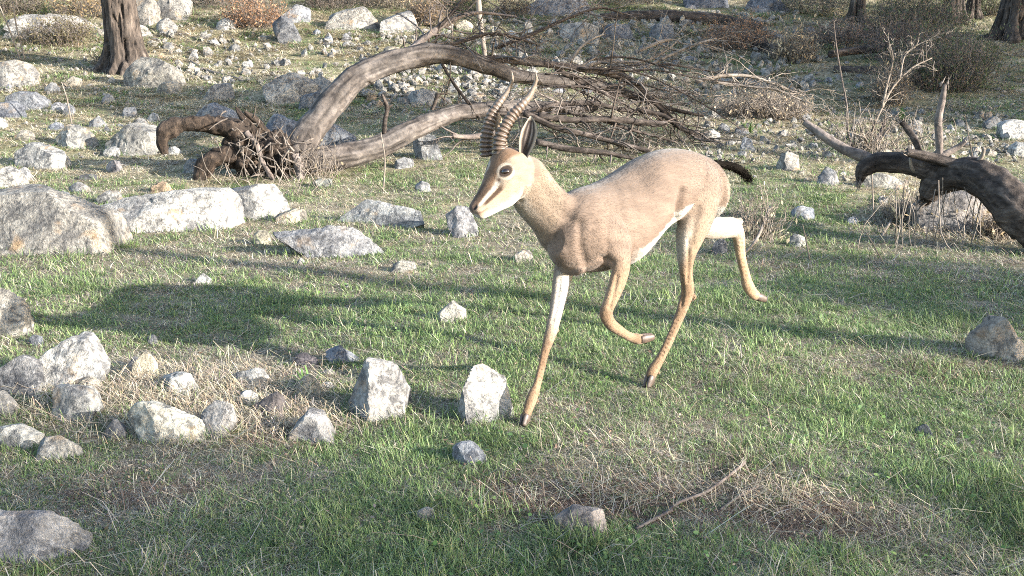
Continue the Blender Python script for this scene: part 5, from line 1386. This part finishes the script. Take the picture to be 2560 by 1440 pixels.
L_HIND = leg([(a_, b_, L_HIND_D(c_, b_), d_) for a_, b_, c_, d_ in [(1755,405,3.32,22),(1752,448,3.29,56),(1742,503,3.26,60),(1733,556,3.235,50),(1722,604,3.225,36),(1715,646,3.23,24),(1715,687,3.245,18),(1719,728,3.26,18.5),(1706,771,3.25,15.5),(1690,812,3.235,13),(1672,854,3.215,12.5),(1651,896,3.20,13),(1633,925,3.19,16),(1625,945,3.185,14)]])
R_HIND = leg([(1712,440,3.38,20),(1722,490,3.40,50),(1737,537,3.42,43),(1762,565,3.44,31),(1800,570,3.47,27),(1832,570,3.50,25),(1846,590,3.515,18),(1852,640,3.525,13.5),(1862,682,3.535,13),(1869,712,3.54,16),(1883,734,3.55,14),(1894,741,3.56,12)])
gm = MB()
CH = {}
CH['torso'] = loft(gm, torso, 28, 40)
CH['neck'] = loft(gm, neck, 24, 24)
CH['head'] = loft(gm, head, 24, 40)
CH['rf'] = loft(gm, R_FORE, 16, 50); CH['lf'] = loft(gm, L_FORE, 16, 50)
CH['lh'] = loft(gm, L_HIND, 18, 54); CH['rh'] = loft(gm, R_HIND, 16, 50)
# muscle forms: shoulder blade, haunch, jaw, brow, knees and hocks
def blob(px, py, Y, rx, ry, rl, tilt=0.0):
    c = at(px, py, Y); s = Y / FPX
    ax = np.array([math.cos(tilt), 0, math.sin(tilt)]); az = np.array([-math.sin(tilt), 0, math.cos(tilt)])
    ax = ax * -HEAD_DIR.dot(ax) if False else ax
    V, F = ico(3)
    gm.add(c + V[:, :1] * ax * rx * s + V[:, 1:2] * LAT * rl + V[:, 2:] * az * ry * s, None, F)
blob(1470, 562, 2.985, 38, 62, .050, -.25)
blob(1528, 640, 2.975, 30, 30, .035)
blob(1730, 470, 3.275, 54, 70, .052, .2)
blob(1776, 480, 3.33, 34, 70, .05)
blob(1731, 740, 3.262, 9, 13, .010, .5)
blob(1848, 553, 3.512, 9, 10, .011)
blob(1290, 470, 2.868, 22, 26, .03)
blob(1266, 418, 2.845, 17, 10, .014, .5)
blob(1425, 668, 2.975, 22, 20, .05)
blob(1373, 836, 2.958, 8, 13, .010)
blob(1391, 826, 2.962, 7, 10, .008)
blob(1511, 782, 2.928, 9, 13, .010)
blob(1340, 1002, 2.885, 8, 7, .009)
blob(1643, 930, 3.19, 8, 8, .009)
blob(1880, 722, 3.545, 8, 7, .009)
blob(1592, 838, 3.0, 7, 6, .008)
me = mesh_np('body', np.concatenate(gm.V), np.concatenate(gm.Q), np.concatenate(gm.T), smooth=True)
tmp = bpy.data.objects.new('body', me); COL.objects.link(tmp)
md = tmp.modifiers.new('r', 'REMESH'); md.mode = 'VOXEL'; md.voxel_size = 0.0037; md.use_smooth_shade = True
dg = bpy.context.evaluated_depsgraph_get()
body_me = bpy.data.meshes.new_from_object(tmp.evaluated_get(dg))
bpy.data.objects.remove(tmp)
nv = len(body_me.vertices)
BV = np.empty(nv * 3, np.float32); body_me.vertices.foreach_get('co', BV); BV = BV.reshape(-1, 3).astype(float)
E = np.empty(len(body_me.edges) * 2, np.int32); body_me.edges.foreach_get('vertices', E); E = E.reshape(-1, 2)
deg = np.bincount(E.ravel(), minlength=nv).astype(float)[:, None]
def lap(V, it, f):
    for _ in range(it):
        S = np.zeros_like(V)
        for k in range(3):
            S[:, k] = np.bincount(E[:, 0], V[E[:, 1], k], nv) + np.bincount(E[:, 1], V[E[:, 0], k], nv)
        V = V + f * (S / deg - V)
    return V
for _ in range(4):                       # Taubin: smooth joins without thinning the legs
    BV = lap(BV, 2, .6); BV = lap(BV, 2, -.62)
BV = lap(BV, 3, .5)
# --- which part each vertex belongs to
bt0 = BVHTree.FromPolygons([Vector(v) for v in BV], [tuple(p.vertices) for p in body_me.polygons])
def normals():
    body_me.vertices.foreach_set('co', BV.astype(np.float32).ravel()); body_me.update()
    n = np.empty(nv * 3, np.float32); body_me.vertices.foreach_get('normal', n); return n.reshape(-1, 3)
def crease(pts, w, depth):
    """press a soft groove (or raise a ridge, depth < 0) along a line over the surface"""
    global BV
    L = []
    for a, b in zip(pts[:-1], pts[1:]):
        for t in np.linspace(0, 1, 10):
            d = ray(a[0] + (b[0] - a[0]) * t, a[1] + (b[1] - a[1]) * t)
            h = bt0.ray_cast(Vector((0, 0, CAM_H)), Vector(d / np.linalg.norm(d)))[0]
            if h is not None: L.append(np.array(h))
    L = np.array(L); c = L.mean(0); R = np.linalg.norm(L - c, axis=1).max() + 3 * w
    k = np.nonzero(np.linalg.norm(BV - c, axis=1) < R)[0]
    dm = np.sqrt(((BV[k][:, None] - L[None]) ** 2).sum(-1)).min(1)
    BV[k] -= NRM[k] * (depth * np.exp(-(dm / w) ** 2))[:, None]
NRM = normals()
crease([(1706,480),(1698,520),(1688,560),(1680,590)], .013, .013)
crease([(1545,540),(1554,590),(1568,635)], .026, .004)
crease([(1452,560),(1450,610),(1462,655)], .013, .007)
crease([(1440,500),(1425,560),(1412,610)], .022, .006)
crease([(1340,440),(1390,520),(1440,560)], .018, .004)
crease([(1600,450),(1620,520),(1630,580)], .035, .006)
crease([(1690,440),(1700,500)], .03, .006)
crease([(1640,400),(1680,420),(1700,470)], .03, -.004)
crease([(1490,500),(1500,560),(1510,620)], .03, -.007)
crease([(1300,505),(1285,480),(1296,450)], .010, .003)
crease([(1225,470),(1245,455)], .008, .003)
crease([(1704,690),(1708,730),(1704,765)], .0045, .006)
crease([(1722,600),(1722,650),(1720,705)], .006, .005)
crease([(1400,700),(1395,760),(1382,805)], .005, .004)
crease([(1362,880),(1346,960)], .0035, .0035)
crease([(1692,800),(1655,890)], .0035, .0035)
crease([(1543,690),(1534,740),(1526,770)], .006, .005)
crease([(1535,812),(1575,838)], .0035, .003)
crease([(1852,600),(1864,690)], .004, .003)
crease([(1775,560),(1825,562)], .008, .004)
crease([(1745,520),(1735,570),(1730,610)], .012, .005)
crease([(1500,640),(1530,655)], .008, .006)
crease([(1570,470),(1590,540),(1605,600)], .02, .003)
crease([(1540,470),(1556,540)], .018, .003)
BV = lap(BV, 1, .5)
best = np.full(nv, 1e9); part = np.zeros(nv, int); tt = np.zeros(nv); qq = np.zeros(nv); ll = np.zeros(nv)
names = list(CH)
for pi, nm in enumerate(names):
    c, l, b = CH[nm]
    L2, B2 = (l ** 2).sum(1), (b ** 2).sum(1)
    for s0 in range(0, nv, 20000):
        v = BV[s0:s0 + 20000]
        D = v[:, None, :] - c[None]
        al, bq = (D * l).sum(-1) / L2, (D * b).sum(-1) / B2
        rest = D - al[..., None] * l - bq[..., None] * b
        dd = np.sqrt(al ** 2 + bq ** 2 + (rest ** 2).sum(-1) / (0.35 * np.minimum(L2, B2)))
        k = dd.argmin(1); i = np.arange(len(v)); d = dd[i, k]
        u = d < best[s0:s0 + 20000]
        sl = slice(s0, s0 + len(v))
        best[sl] = np.where(u, d, best[sl]); part[sl] = np.where(u, pi, part[sl])
        tt[sl] = np.where(u, k / (len(c) - 1), tt[sl]); qq[sl] = np.where(u, bq[i, k], qq[sl]); ll[sl] = np.where(u, al[i, k], ll[sl])
for nm, k in (('lf', 2 / 12), ('rf', 1 / 12), ('lh', 1 / 13), ('rh', 1 / 11)):
    m = part == names.index(nm); tt[m] = np.clip((tt[m] - k) / (1 - k), 0, 1)
KO = {'lf': 2 / 12, 'rf': 1 / 12, 'lh': 1 / 13, 'rh': 1 / 11}
# --- coat
FAWN, BACK, BAND, CREAM, WHITEC, LEGC, DARKB = [np.array(c) for c in ((.130, .094, .072), (.098, .072, .055), (.105, .070, .050), (.19, .147, .107), (.28, .26, .23), (.175, .118, .074), (.04, .026, .019))]
col = np.tile(FAWN, (nv, 1))
def mix(m, c):
    global col
    m = np.clip(m, 0, 1)[:, None]; col = col * (1 - m) + np.array(c) * m
nz = fbm(BV * 22, 3, 5)
nz2 = fbm(BV * np.array([60, 60, 60]), 3, 8)
P_ = {n: part == i for i, n in enumerate(names)}
qn = qq / np.maximum(np.sqrt(qq ** 2 + ll ** 2), 1e-6)          # -1 underside .. 1 topline
tor = P_['torso'] | P_['lf'] & (tt < .2) | P_['rf'] & (tt < .15)
mix(P_['torso'] * smooth01(qn + .15 * nz, .25, .85) * .65, BACK)
mix(P_['torso'] * smooth01(-qn + .08 * nz, .22, .42) * smooth01(-qn, 1.2, .50) * smooth01(tt, .22, .35) * .65, BAND)
mix(P_['torso'] * smooth01(tt, .78, 1.0) * .6 * smooth01(qn, .75, .1), CREAM)            # pale rump edge
mix(P_['neck'] * .45, CREAM)
mix(P_['neck'] * smooth01(tt, .35, 1) * .55, CREAM)
mix(P_['neck'] * smooth01(-qn, .55, .9) * smooth01(tt, .3, .9) * .7, WHITEC)
# legs: tan outside, white inside the upper part
for nm, sgn, lo, hi in (('rf', -1, .12, .44), ('lf', 1, .2, .5), ('lh', 1, .2, .6), ('rh', -1, .05, .50)):
    m = P_[nm]
    mix(m * smooth01(tt, .08, .30), LEGC if nm != 'rh' else (.24, .165, .10))
    inner = smooth01(-ll * sgn, -.1 if nm in ('rf', 'rh') else .25, .45 if nm in ('rf', 'rh') else .7)
    mix(m * inner * smooth01(tt + .05 * nz, lo - .1, lo + .05) * (1 - smooth01(tt + .06 * nz + .05 * nz2, hi - .16, hi + .12)) * (.9 if nm != 'rh' else .55), WHITEC)
# front edge of the near thigh is white, joining the belly
mix(P_['lh'] * smooth01(tt, .12, .25) * (1 - smooth01(tt, .42, .5)) * smooth01(((BV - CH['lh'][0][np.clip(((tt * 12 + 1) / 13 * 53).astype(int), 0, 53)]) @ HEAD_DIR), .018, .035), WHITEC)
mix(P_['lh'] * smooth01(tt, .0, .1) * (1 - smooth01(tt, .2, .34)) * .45, CREAM)
mix(P_['lh'] * smooth01(nz + (1 - np.abs(tt - .16) * 8), .5, 1.0) * .35 * smooth01(((BV - CH['lh'][0][np.clip(((tt * 12 + 1) / 13 * 53).astype(int), 0, 53)]) @ HEAD_DIR), .0, .04), BAND)
for k_ in range(3): col[:, k_:k_+1] = lap(col[:, k_:k_+1].repeat(3, 1), 14, .5)[:, :1]
bel = P_['torso'] * smooth01(-qn + .05 * nz, .46, .55) * smooth01(tt, .36, .44)
mix(bel, WHITEC)
# darker joints and streaks down the legs
for nm in ('rf', 'lf', 'lh', 'rh'):
    m = P_[nm] * smooth01(tt, .40, .52)
    mix(m * smooth01(nz + .6 * nz2, .0, .5) * .45, (.10, .062, .036))
    mix(m * smooth01(((BV - CH[nm][0][np.clip(((tt * (1 - KO[nm]) + KO[nm]) * (len(CH[nm][0]) - 1)).astype(int), 0, len(CH[nm][0]) - 1)]) @ HEAD_DIR), .002, .011) * (.55 if nm != 'rh' else .2), (.095, .055, .03))
mix(P_['rf'] * smooth01(tt, .46, .56) * (1 - smooth01(tt, .62, .74)) * .5, (.10, .06, .035))
# face
H = P_['head'] & (tt > .10)
phi = np.degrees(np.arctan2(qq, np.abs(ll)))
mix(H * 1.0, CREAM)
mix(H * smooth01(-phi, -12, 12) * smooth01(tt, .2, .4) * .55, (.235, .165, .105))
mix(H * smooth01(-phi, 22, 48), WHITEC)
mix(H * smooth01(phi + 6 * nz, 48, 60) * smooth01(tt, .1, .2), (.105, .062, .036))
mix(H * smooth01(phi, 50, 64) * smooth01(tt, .50, .62) * (1 - smooth01(tt, .78, .9)) * .85, (.04, .024, .015))
mix(H * smooth01(phi, 22, 28) * (1 - smooth01(phi, 44, 50)) * smooth01(tt, .42, .50) * (1 - smooth01(tt, .80, .88)), (.32, .29, .245))
mix(H * smooth01(phi, -2, 5) * (1 - smooth01(phi, 18, 24)) * smooth01(tt, .42, .50) * (1 - smooth01(tt, .72, .84)) * .97, (.036, .020, .012))
mix(H * smooth01(tt, .86, .93) * smooth01(phi, 5, 30) * .75, (.22, .14, .09))
al_, up_, la_ = BV @ HEAD_DIR, BV[:, 2] - .35 * (BV @ HEAD_DIR), BV @ LAT
st = fbm(np.stack([al_ * 9, up_ * 40, la_ * 30], 1), 4, 12)
bl = fbm(np.stack([al_ * 5, up_ * 9, la_ * 9], 1), 3, 13)
col = col * (1 + .08 * nz + .03 * nz2 + .22 * st + .12 * bl)[:, None]
# eye, nose and mouth found on the surface itself
btree = BVHTree.FromPolygons([Vector(v) for v in BV], [tuple(p.vertices) for p in body_me.polygons])
def hit(px, py):
    d = ray(px, py); d = d / np.linalg.norm(d)
    loc, nrm, _, _ = btree.ray_cast(Vector((0, 0, CAM_H)), Vector(d))
    return np.array(loc), np.array(nrm)
eye_p, eye_n = hit(1264, 428)
axis_h = CH['head'][0][-1] - CH['head'][0][10]; axis_h /= np.linalg.norm(axis_h)
def spot(p, r0, r1, c, amt=1.0, along=None, st=1.0):
    D = BV - p
    if along is not None:
        k = D @ along; D = D - along * (k * (1 - 1 / st))[:, None]
    d = np.linalg.norm(D, axis=1)
    mix((1 - smooth01(d, r0, r1)) * amt, c)
    return d
mir = lambda p: p - 2 * HLAT * ((p - CH['head'][0][16]) @ HLAT)
eye_p2, eye_n2 = mir(eye_p), eye_n - 2 * HLAT * (eye_n @ HLAT)
for p in (eye_p, eye_p2):
    spot(p, .020, .026, (.33, .28, .22), .8)
    spot(p, .0135, .0165, (.03, .02, .015), 1, np.array([-.85, -.3, -.45]) / 1.01, 1.35)
spot(eye_p + np.array([-.018, -.006, -.022]), .003, .008, (.05, .03, .02), .9)
nos_p, _ = hit(1187, 518)
for p in (nos_p, mir(nos_p)):
    d = spot(p, .0045, .0075, (.012, .009, .008), 1, axis_h, 1.5)
    cen = CH['head'][0][-3]
    inn = (cen - p) / np.linalg.norm(cen - p)
    BV = BV + inn * (np.clip(1 - d / .007, 0, 1) * .006)[:, None]
spot(hit(1177, 519)[0], .005, .012, (.045, .033, .028), .9)
spot(hit(1181, 528)[0], .003, .008, (.06, .045, .038), .7)
spot(at(1180, 510, 2.79), .004, .014, (.10, .065, .045), .6)
for a_, b_ in (((1187, 533), (1204, 531)), ((1204, 531), (1219, 521))):
    for t in np.linspace(0, 1, 9):
        try: p, _ = hit(a_[0] + (b_[0] - a_[0]) * t, a_[1] + (b_[1] - a_[1]) * t)
        except TypeError: continue
        spot(p, .0012, .0032, (.10, .06, .045), .8)
body_me.vertices.foreach_set('co', (BV - GZ0).astype(np.float32).ravel())
c4 = np.ones((nv, 4), np.float32); c4[:, :3] = np.clip(col, 0, 1)
ca = body_me.color_attributes.new('col', 'FLOAT_COLOR', 'POINT'); ca.data.foreach_set('color', c4.ravel())
body_me.polygons.foreach_set('use_smooth', np.ones(len(body_me.polygons), bool))
body_me.name = 'body'
M_FUR = vcol_material('gazelle_coat', .85, .004, 60, .12, (.22, 1.5, 1.5), math.radians(-40), .15, .10)
M_HORN = vcol_material('horn', .45, .002, 160, .4, vary=.2)
M_HOOF = vcol_material('hoof', .5, .001, 120, .4, vary=.2)
body = link('body', body_me, M_FUR, gaz)

def child_mesh(name, V, Q, T, C, mat, parent, smooth=True):
    return link(name, mesh_np(name, np.asarray(V) - GZ0, Q, T, C, smooth), mat, parent)
# eyes
m_eye, nt, out = new_mat('eye'); p_ = N(nt, 'ShaderNodeBsdfPrincipled', i_Roughness=.06); p_.inputs['Base Color'].default_value = (.012, .007, .005, 1); p_.inputs['Coat Weight'].default_value = .6
nt.links.new(p_.outputs[0], out.inputs[0])
V, F = ico(3)
for p, n_ in ((eye_p, eye_n), (eye_p2, eye_n2)):
    ex = np.array([-.85, .1, -.35]); ex = ex - n_ * ex.dot(n_); ex /= np.linalg.norm(ex); ey = np.cross(n_, ex)
    child_mesh('eye', p - n_ * .0045 + V[:, :1] * ex * .0118 + V[:, 1:2] * ey * .0088 + V[:, 2:] * n_ * .0085, None, F, None, m_eye, gaz)
# horns with their rings
def horn(pts, label=None):
    P = catmull(px_path([p[:3] for p in pts]), 160)
    r = np.interp(np.linspace(0, 1, 160), np.linspace(0, 1, len(pts)), [p[3] * 1.0 / FPX * p[2] for p in pts])
    L = np.concatenate([[0], np.cumsum(np.linalg.norm(np.diff(P, axis=0), axis=1))]); L /= L[-1]
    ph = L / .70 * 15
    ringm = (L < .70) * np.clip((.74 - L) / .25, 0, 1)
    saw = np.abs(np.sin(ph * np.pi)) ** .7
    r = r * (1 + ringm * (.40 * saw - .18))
    seg = 14
    T = np.gradient(P, axis=0); T /= np.linalg.norm(T, axis=1)[:, None]
    u = HLAT - T * (T @ HLAT)[:, None]; u /= np.linalg.norm(u, axis=1)[:, None]; w = np.cross(T, u)
    a = np.linspace(0, 2 * np.pi, seg, endpoint=False)
    V = (P[:, None] + (u[:, None] * np.cos(a)[None, :, None] * .85 + w[:, None] * np.sin(a)[None, :, None]) * r[:, None, None]).reshape(-1, 3)
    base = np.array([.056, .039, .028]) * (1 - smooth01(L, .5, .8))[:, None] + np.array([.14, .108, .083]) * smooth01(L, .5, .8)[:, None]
    base = base * (1 + .9 * ringm[:, None] * smooth01(saw, .75, 1)[:, None])  # ridges paler as wear, grooves darker: recess shade put into the colour
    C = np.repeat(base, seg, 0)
    Q = ring_quads(160, seg)
    V = np.vstack([V, P[-1]]); C = np.vstack([C, base[-1]])
    T3 = [[159 * seg + j, 159 * seg + (j + 1) % seg, len(V) - 1] for j in range(seg)]
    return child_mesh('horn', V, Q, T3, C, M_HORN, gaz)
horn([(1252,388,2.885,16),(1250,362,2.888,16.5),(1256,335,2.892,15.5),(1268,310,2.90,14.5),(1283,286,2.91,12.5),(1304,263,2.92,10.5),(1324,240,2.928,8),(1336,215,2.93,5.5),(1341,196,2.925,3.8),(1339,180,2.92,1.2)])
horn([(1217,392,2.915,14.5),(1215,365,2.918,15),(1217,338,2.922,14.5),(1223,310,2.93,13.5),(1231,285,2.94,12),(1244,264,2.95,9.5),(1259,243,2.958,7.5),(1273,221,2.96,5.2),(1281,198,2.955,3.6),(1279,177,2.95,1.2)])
# ears: cupped leaves with a dark hollow and a pale rim
def ear(pts, up, label, cup=.45, openv=None):
    """pts: midrib in pixels (px, py, Y, half width px)"""
    P = catmull(px_path([p[:3] for p in pts]), 22)
    hw = np.interp(np.linspace(0, 1, 22), np.linspace(0, 1, len(pts)), [p[3] / FPX * p[2] for p in pts])
    T = np.gradient(P, axis=0); T /= np.linalg.norm(T, axis=1)[:, None]
    o = np.array(openv, float); nO = o - T * (T @ o)[:, None]; nO /= np.linalg.norm(nO, axis=1)[:, None]
    S = np.cross(T, nO)
    v = np.linspace(-1, 1, 15)
    inner = P[:, None] + S[:, None] * (v * 1.0)[None, :, None] * hw[:, None, None] + nO[:, None] * ((v ** 2) * cup)[None, :, None] * hw[:, None, None]
    outer = inner - nO[:, None] * (.0035 * (1 - v ** 4) + .0006)[None, :, None]
    g = np.arange(21)[:, None] * 15 + np.arange(14)[None, :]
    q = np.stack([g, g + 1, g + 16, g + 15], -1).reshape(-1, 4)
    V = np.concatenate([inner.reshape(-1, 3), outer.reshape(-1, 3)])
    Q = [q, q[:, ::-1] + 330]
    for e in (0, 14):
        k = np.arange(21) * 15 + e
        Q.append(np.stack([k, k + 15, k + 345, k + 330], -1))
    k = np.arange(14) + 21 * 15; Q.append(np.stack([k, k + 1, k + 331, k + 330], -1))
    vv = np.abs(np.tile(v, 22)); tt_ = np.repeat(np.linspace(0, 1, 22), 15); vs = np.tile(v, 22)
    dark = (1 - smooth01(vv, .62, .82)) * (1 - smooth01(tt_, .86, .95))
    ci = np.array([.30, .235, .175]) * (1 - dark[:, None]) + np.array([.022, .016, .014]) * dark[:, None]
    streak = np.exp(-((vs - .30) / .10) ** 2) * smooth01(tt_, .25, .5) * (1 - smooth01(tt_, .75, .9)) + .6 * np.exp(-((vs + .30) / .08) ** 2) * smooth01(tt_, .3, .5) * (1 - smooth01(tt_, .7, .85))
    ci = ci * (1 - .5 * streak[:, None]) + np.array([.35, .29, .25]) * .5 * streak[:, None]
    co = np.tile(np.array([.26, .185, .12]), (330, 1))
    return child_mesh('ear', V, np.concatenate(Q), None, np.concatenate([ci, co]), M_FUR, gaz)
ear([(1308,400,2.875,8),(1312,380,2.872,14),(1318,355,2.87,21),(1324,330,2.872,21),(1327,308,2.876,13),(1327,290,2.88,2)], None, '', .42, (-.15, -1, .12))
ear([(1262,372,2.93,8),(1256,345,2.935,13),(1251,318,2.94,14),(1247,298,2.945,10),(1244,280,2.95,2)], None, '', .42, (-.3, .9, .1))
# hooves: two toes each
def hoof(a, b, r0, r1, side):
    A, B = at(*a), at(*b); d = B - A; d /= np.linalg.norm(d)
    s = LAT - d * LAT.dot(d); s /= np.linalg.norm(s); w = np.cross(d, s)
    mb = MB()
    for k in (-1, 1):
        S = []
        for t, r in ((-.15, r0 * .8), (.2, r0), (.6, (r0 + r1) / 2), (.9, r1), (1.0, r1 * .4)):
            c = A + (B - A) * t + s * k * r0 * .55 * (1 - .15 * t)
            S.append((c, s * r * .50, w * r))
        loft(mb, S, 12, 14)
    child_mesh('hoof', np.concatenate(mb.V), np.concatenate(mb.Q), np.concatenate(mb.T), np.tile(np.array([.06, .042, .032]), (mb.n, 1)), M_HOOF, gaz)
hoof((1314,1040,2.866 + G1), (1306,1066,2.85 + G1), .0125, .009, 1)
hoof((1604,847,3.003), (1634,841,3.02), .0130, .009, 1)
hoof((1626,943,3.185 + G2), (1616,971,3.17 + G2), .0140, .010, 1)
hoof((1893,741,3.56), (1914,749,3.575), .0135, .009, 1)
# tail: short core with long black hair
mb = MB(); trn = np.random.default_rng(3)
tp = [(1786,408,3.38),(1806,411,3.40),(1830,416,3.41),(1854,428,3.42),(1872,446,3.425)]
tube(mb, px_path(tp), px_r([9,9,11,10,5], tp), 10, 20, .1, color=(.006, .005, .004), freq=60)
C = catmull(px_path(tp), 40); Tn = np.gradient(C, axis=0); Tn /= np.linalg.norm(Tn, axis=1)[:, None]
for k in range(1100):
    i = int(trn.uniform(4, 39)); d = Tn[i] + trn.normal(size=3) * .32 + np.array([0, 0, -.12]); d /= np.linalg.norm(d)
    p = C[i] + trn.normal(size=3) * .006; L = trn.uniform(.012, .030); s = np.cross(d, trn.normal(size=3)); s = s / np.linalg.norm(s) * .0012
    mb.add(np.array([p - s, p + s, p + d * L]), None, [[0, 1, 2]], np.array([.006, .005, .004]) * trn.uniform(.5, 1.8))
link('tail', mesh_np('tail', np.concatenate(mb.V) - GZ0, np.concatenate(mb.Q), np.concatenate(mb.T), np.concatenate(mb.C)), vcol_material('tail_hair', .9, 0, 100, .03), gaz)

# short coat hair lying along the body
hr = np.random.default_rng(8)
nf = len(body_me.polygons)
FV = [tuple(p.vertices) for p in body_me.polygons]
F3 = np.array([f[:3] for f in FV]); 
NRM = normals() if False else None
nrm = np.empty(nv * 3, np.float32); body_me.update(); body_me.vertices.foreach_get('normal', nrm); nrm = nrm.reshape(-1, 3).astype(float)
flow = np.zeros((nv, 3))
for pi, nm in enumerate(names):
    c = CH[nm][0]; T = np.gradient(c, axis=0); T /= np.linalg.norm(T, axis=1)[:, None]
    m = part == pi
    sg = -1 if nm in ('neck', 'head') else 1
    flow[m] = sg * T[np.clip(((tt[m] * (1 - KO.get(nm, 0)) + KO.get(nm, 0)) * (len(c) - 1)).round().astype(int), 0, len(c) - 1)]
    if nm == 'torso': flow[m] += np.array([0, 0, -.35])
flow = lap(flow, 6, .5)
nh = 110000
f = hr.integers(0, nf, nh); w = hr.dirichlet((1, 1, 1), nh)
idx = F3[f]
P = (BV[idx] * w[..., None]).sum(1) - GZ0; n_ = nrm[idx[:, 0]]; fl = flow[idx[:, 0]]; C = (np.clip(col, 0, 1)[idx] * w[..., None]).sum(1)
fl = fl - n_ * (fl * n_).sum(1)[:, None]; fl /= np.linalg.norm(fl, axis=1)[:, None] + 1e-9
d = fl + n_ * hr.uniform(.03, .16, nh)[:, None] + hr.normal(size=(nh, 3)) * .07; d /= np.linalg.norm(d, axis=1)[:, None]
pp = part[idx[:, 0]]
Lh = np.where(pp == names.index('head'), .0035, np.where(pp == names.index('torso'), .0095, np.where(pp == names.index('neck'), .008, .0055))) * hr.uniform(.6, 1.3, nh)
keep = ~((pp == names.index('head')) & ((np.linalg.norm(P + GZ0 - eye_p, axis=1) < .018) | (np.linalg.norm(P + GZ0 - nos_p, axis=1) < .012)))
s = np.cross(d, n_); s /= np.linalg.norm(s, axis=1)[:, None] + 1e-9; s *= .0007
V = np.stack([P - s, P + s, P + d * Lh[:, None]], 1)[keep]
C = (C * hr.uniform(.92, 1.08, (nh, 1)))[keep]
fur = link('coat_hair', mesh_np('coat_hair', V.reshape(-1, 3), None, np.arange(len(V) * 3).reshape(-1, 3), np.repeat(C, 3, 0), False), M_FUR, gaz)
fur['kind'] = 'stuff'
print('TRIS', sum(sum(len(p.vertices) - 2 for p in o.data.polygons) for o in bpy.data.objects if o.type == 'MESH'))
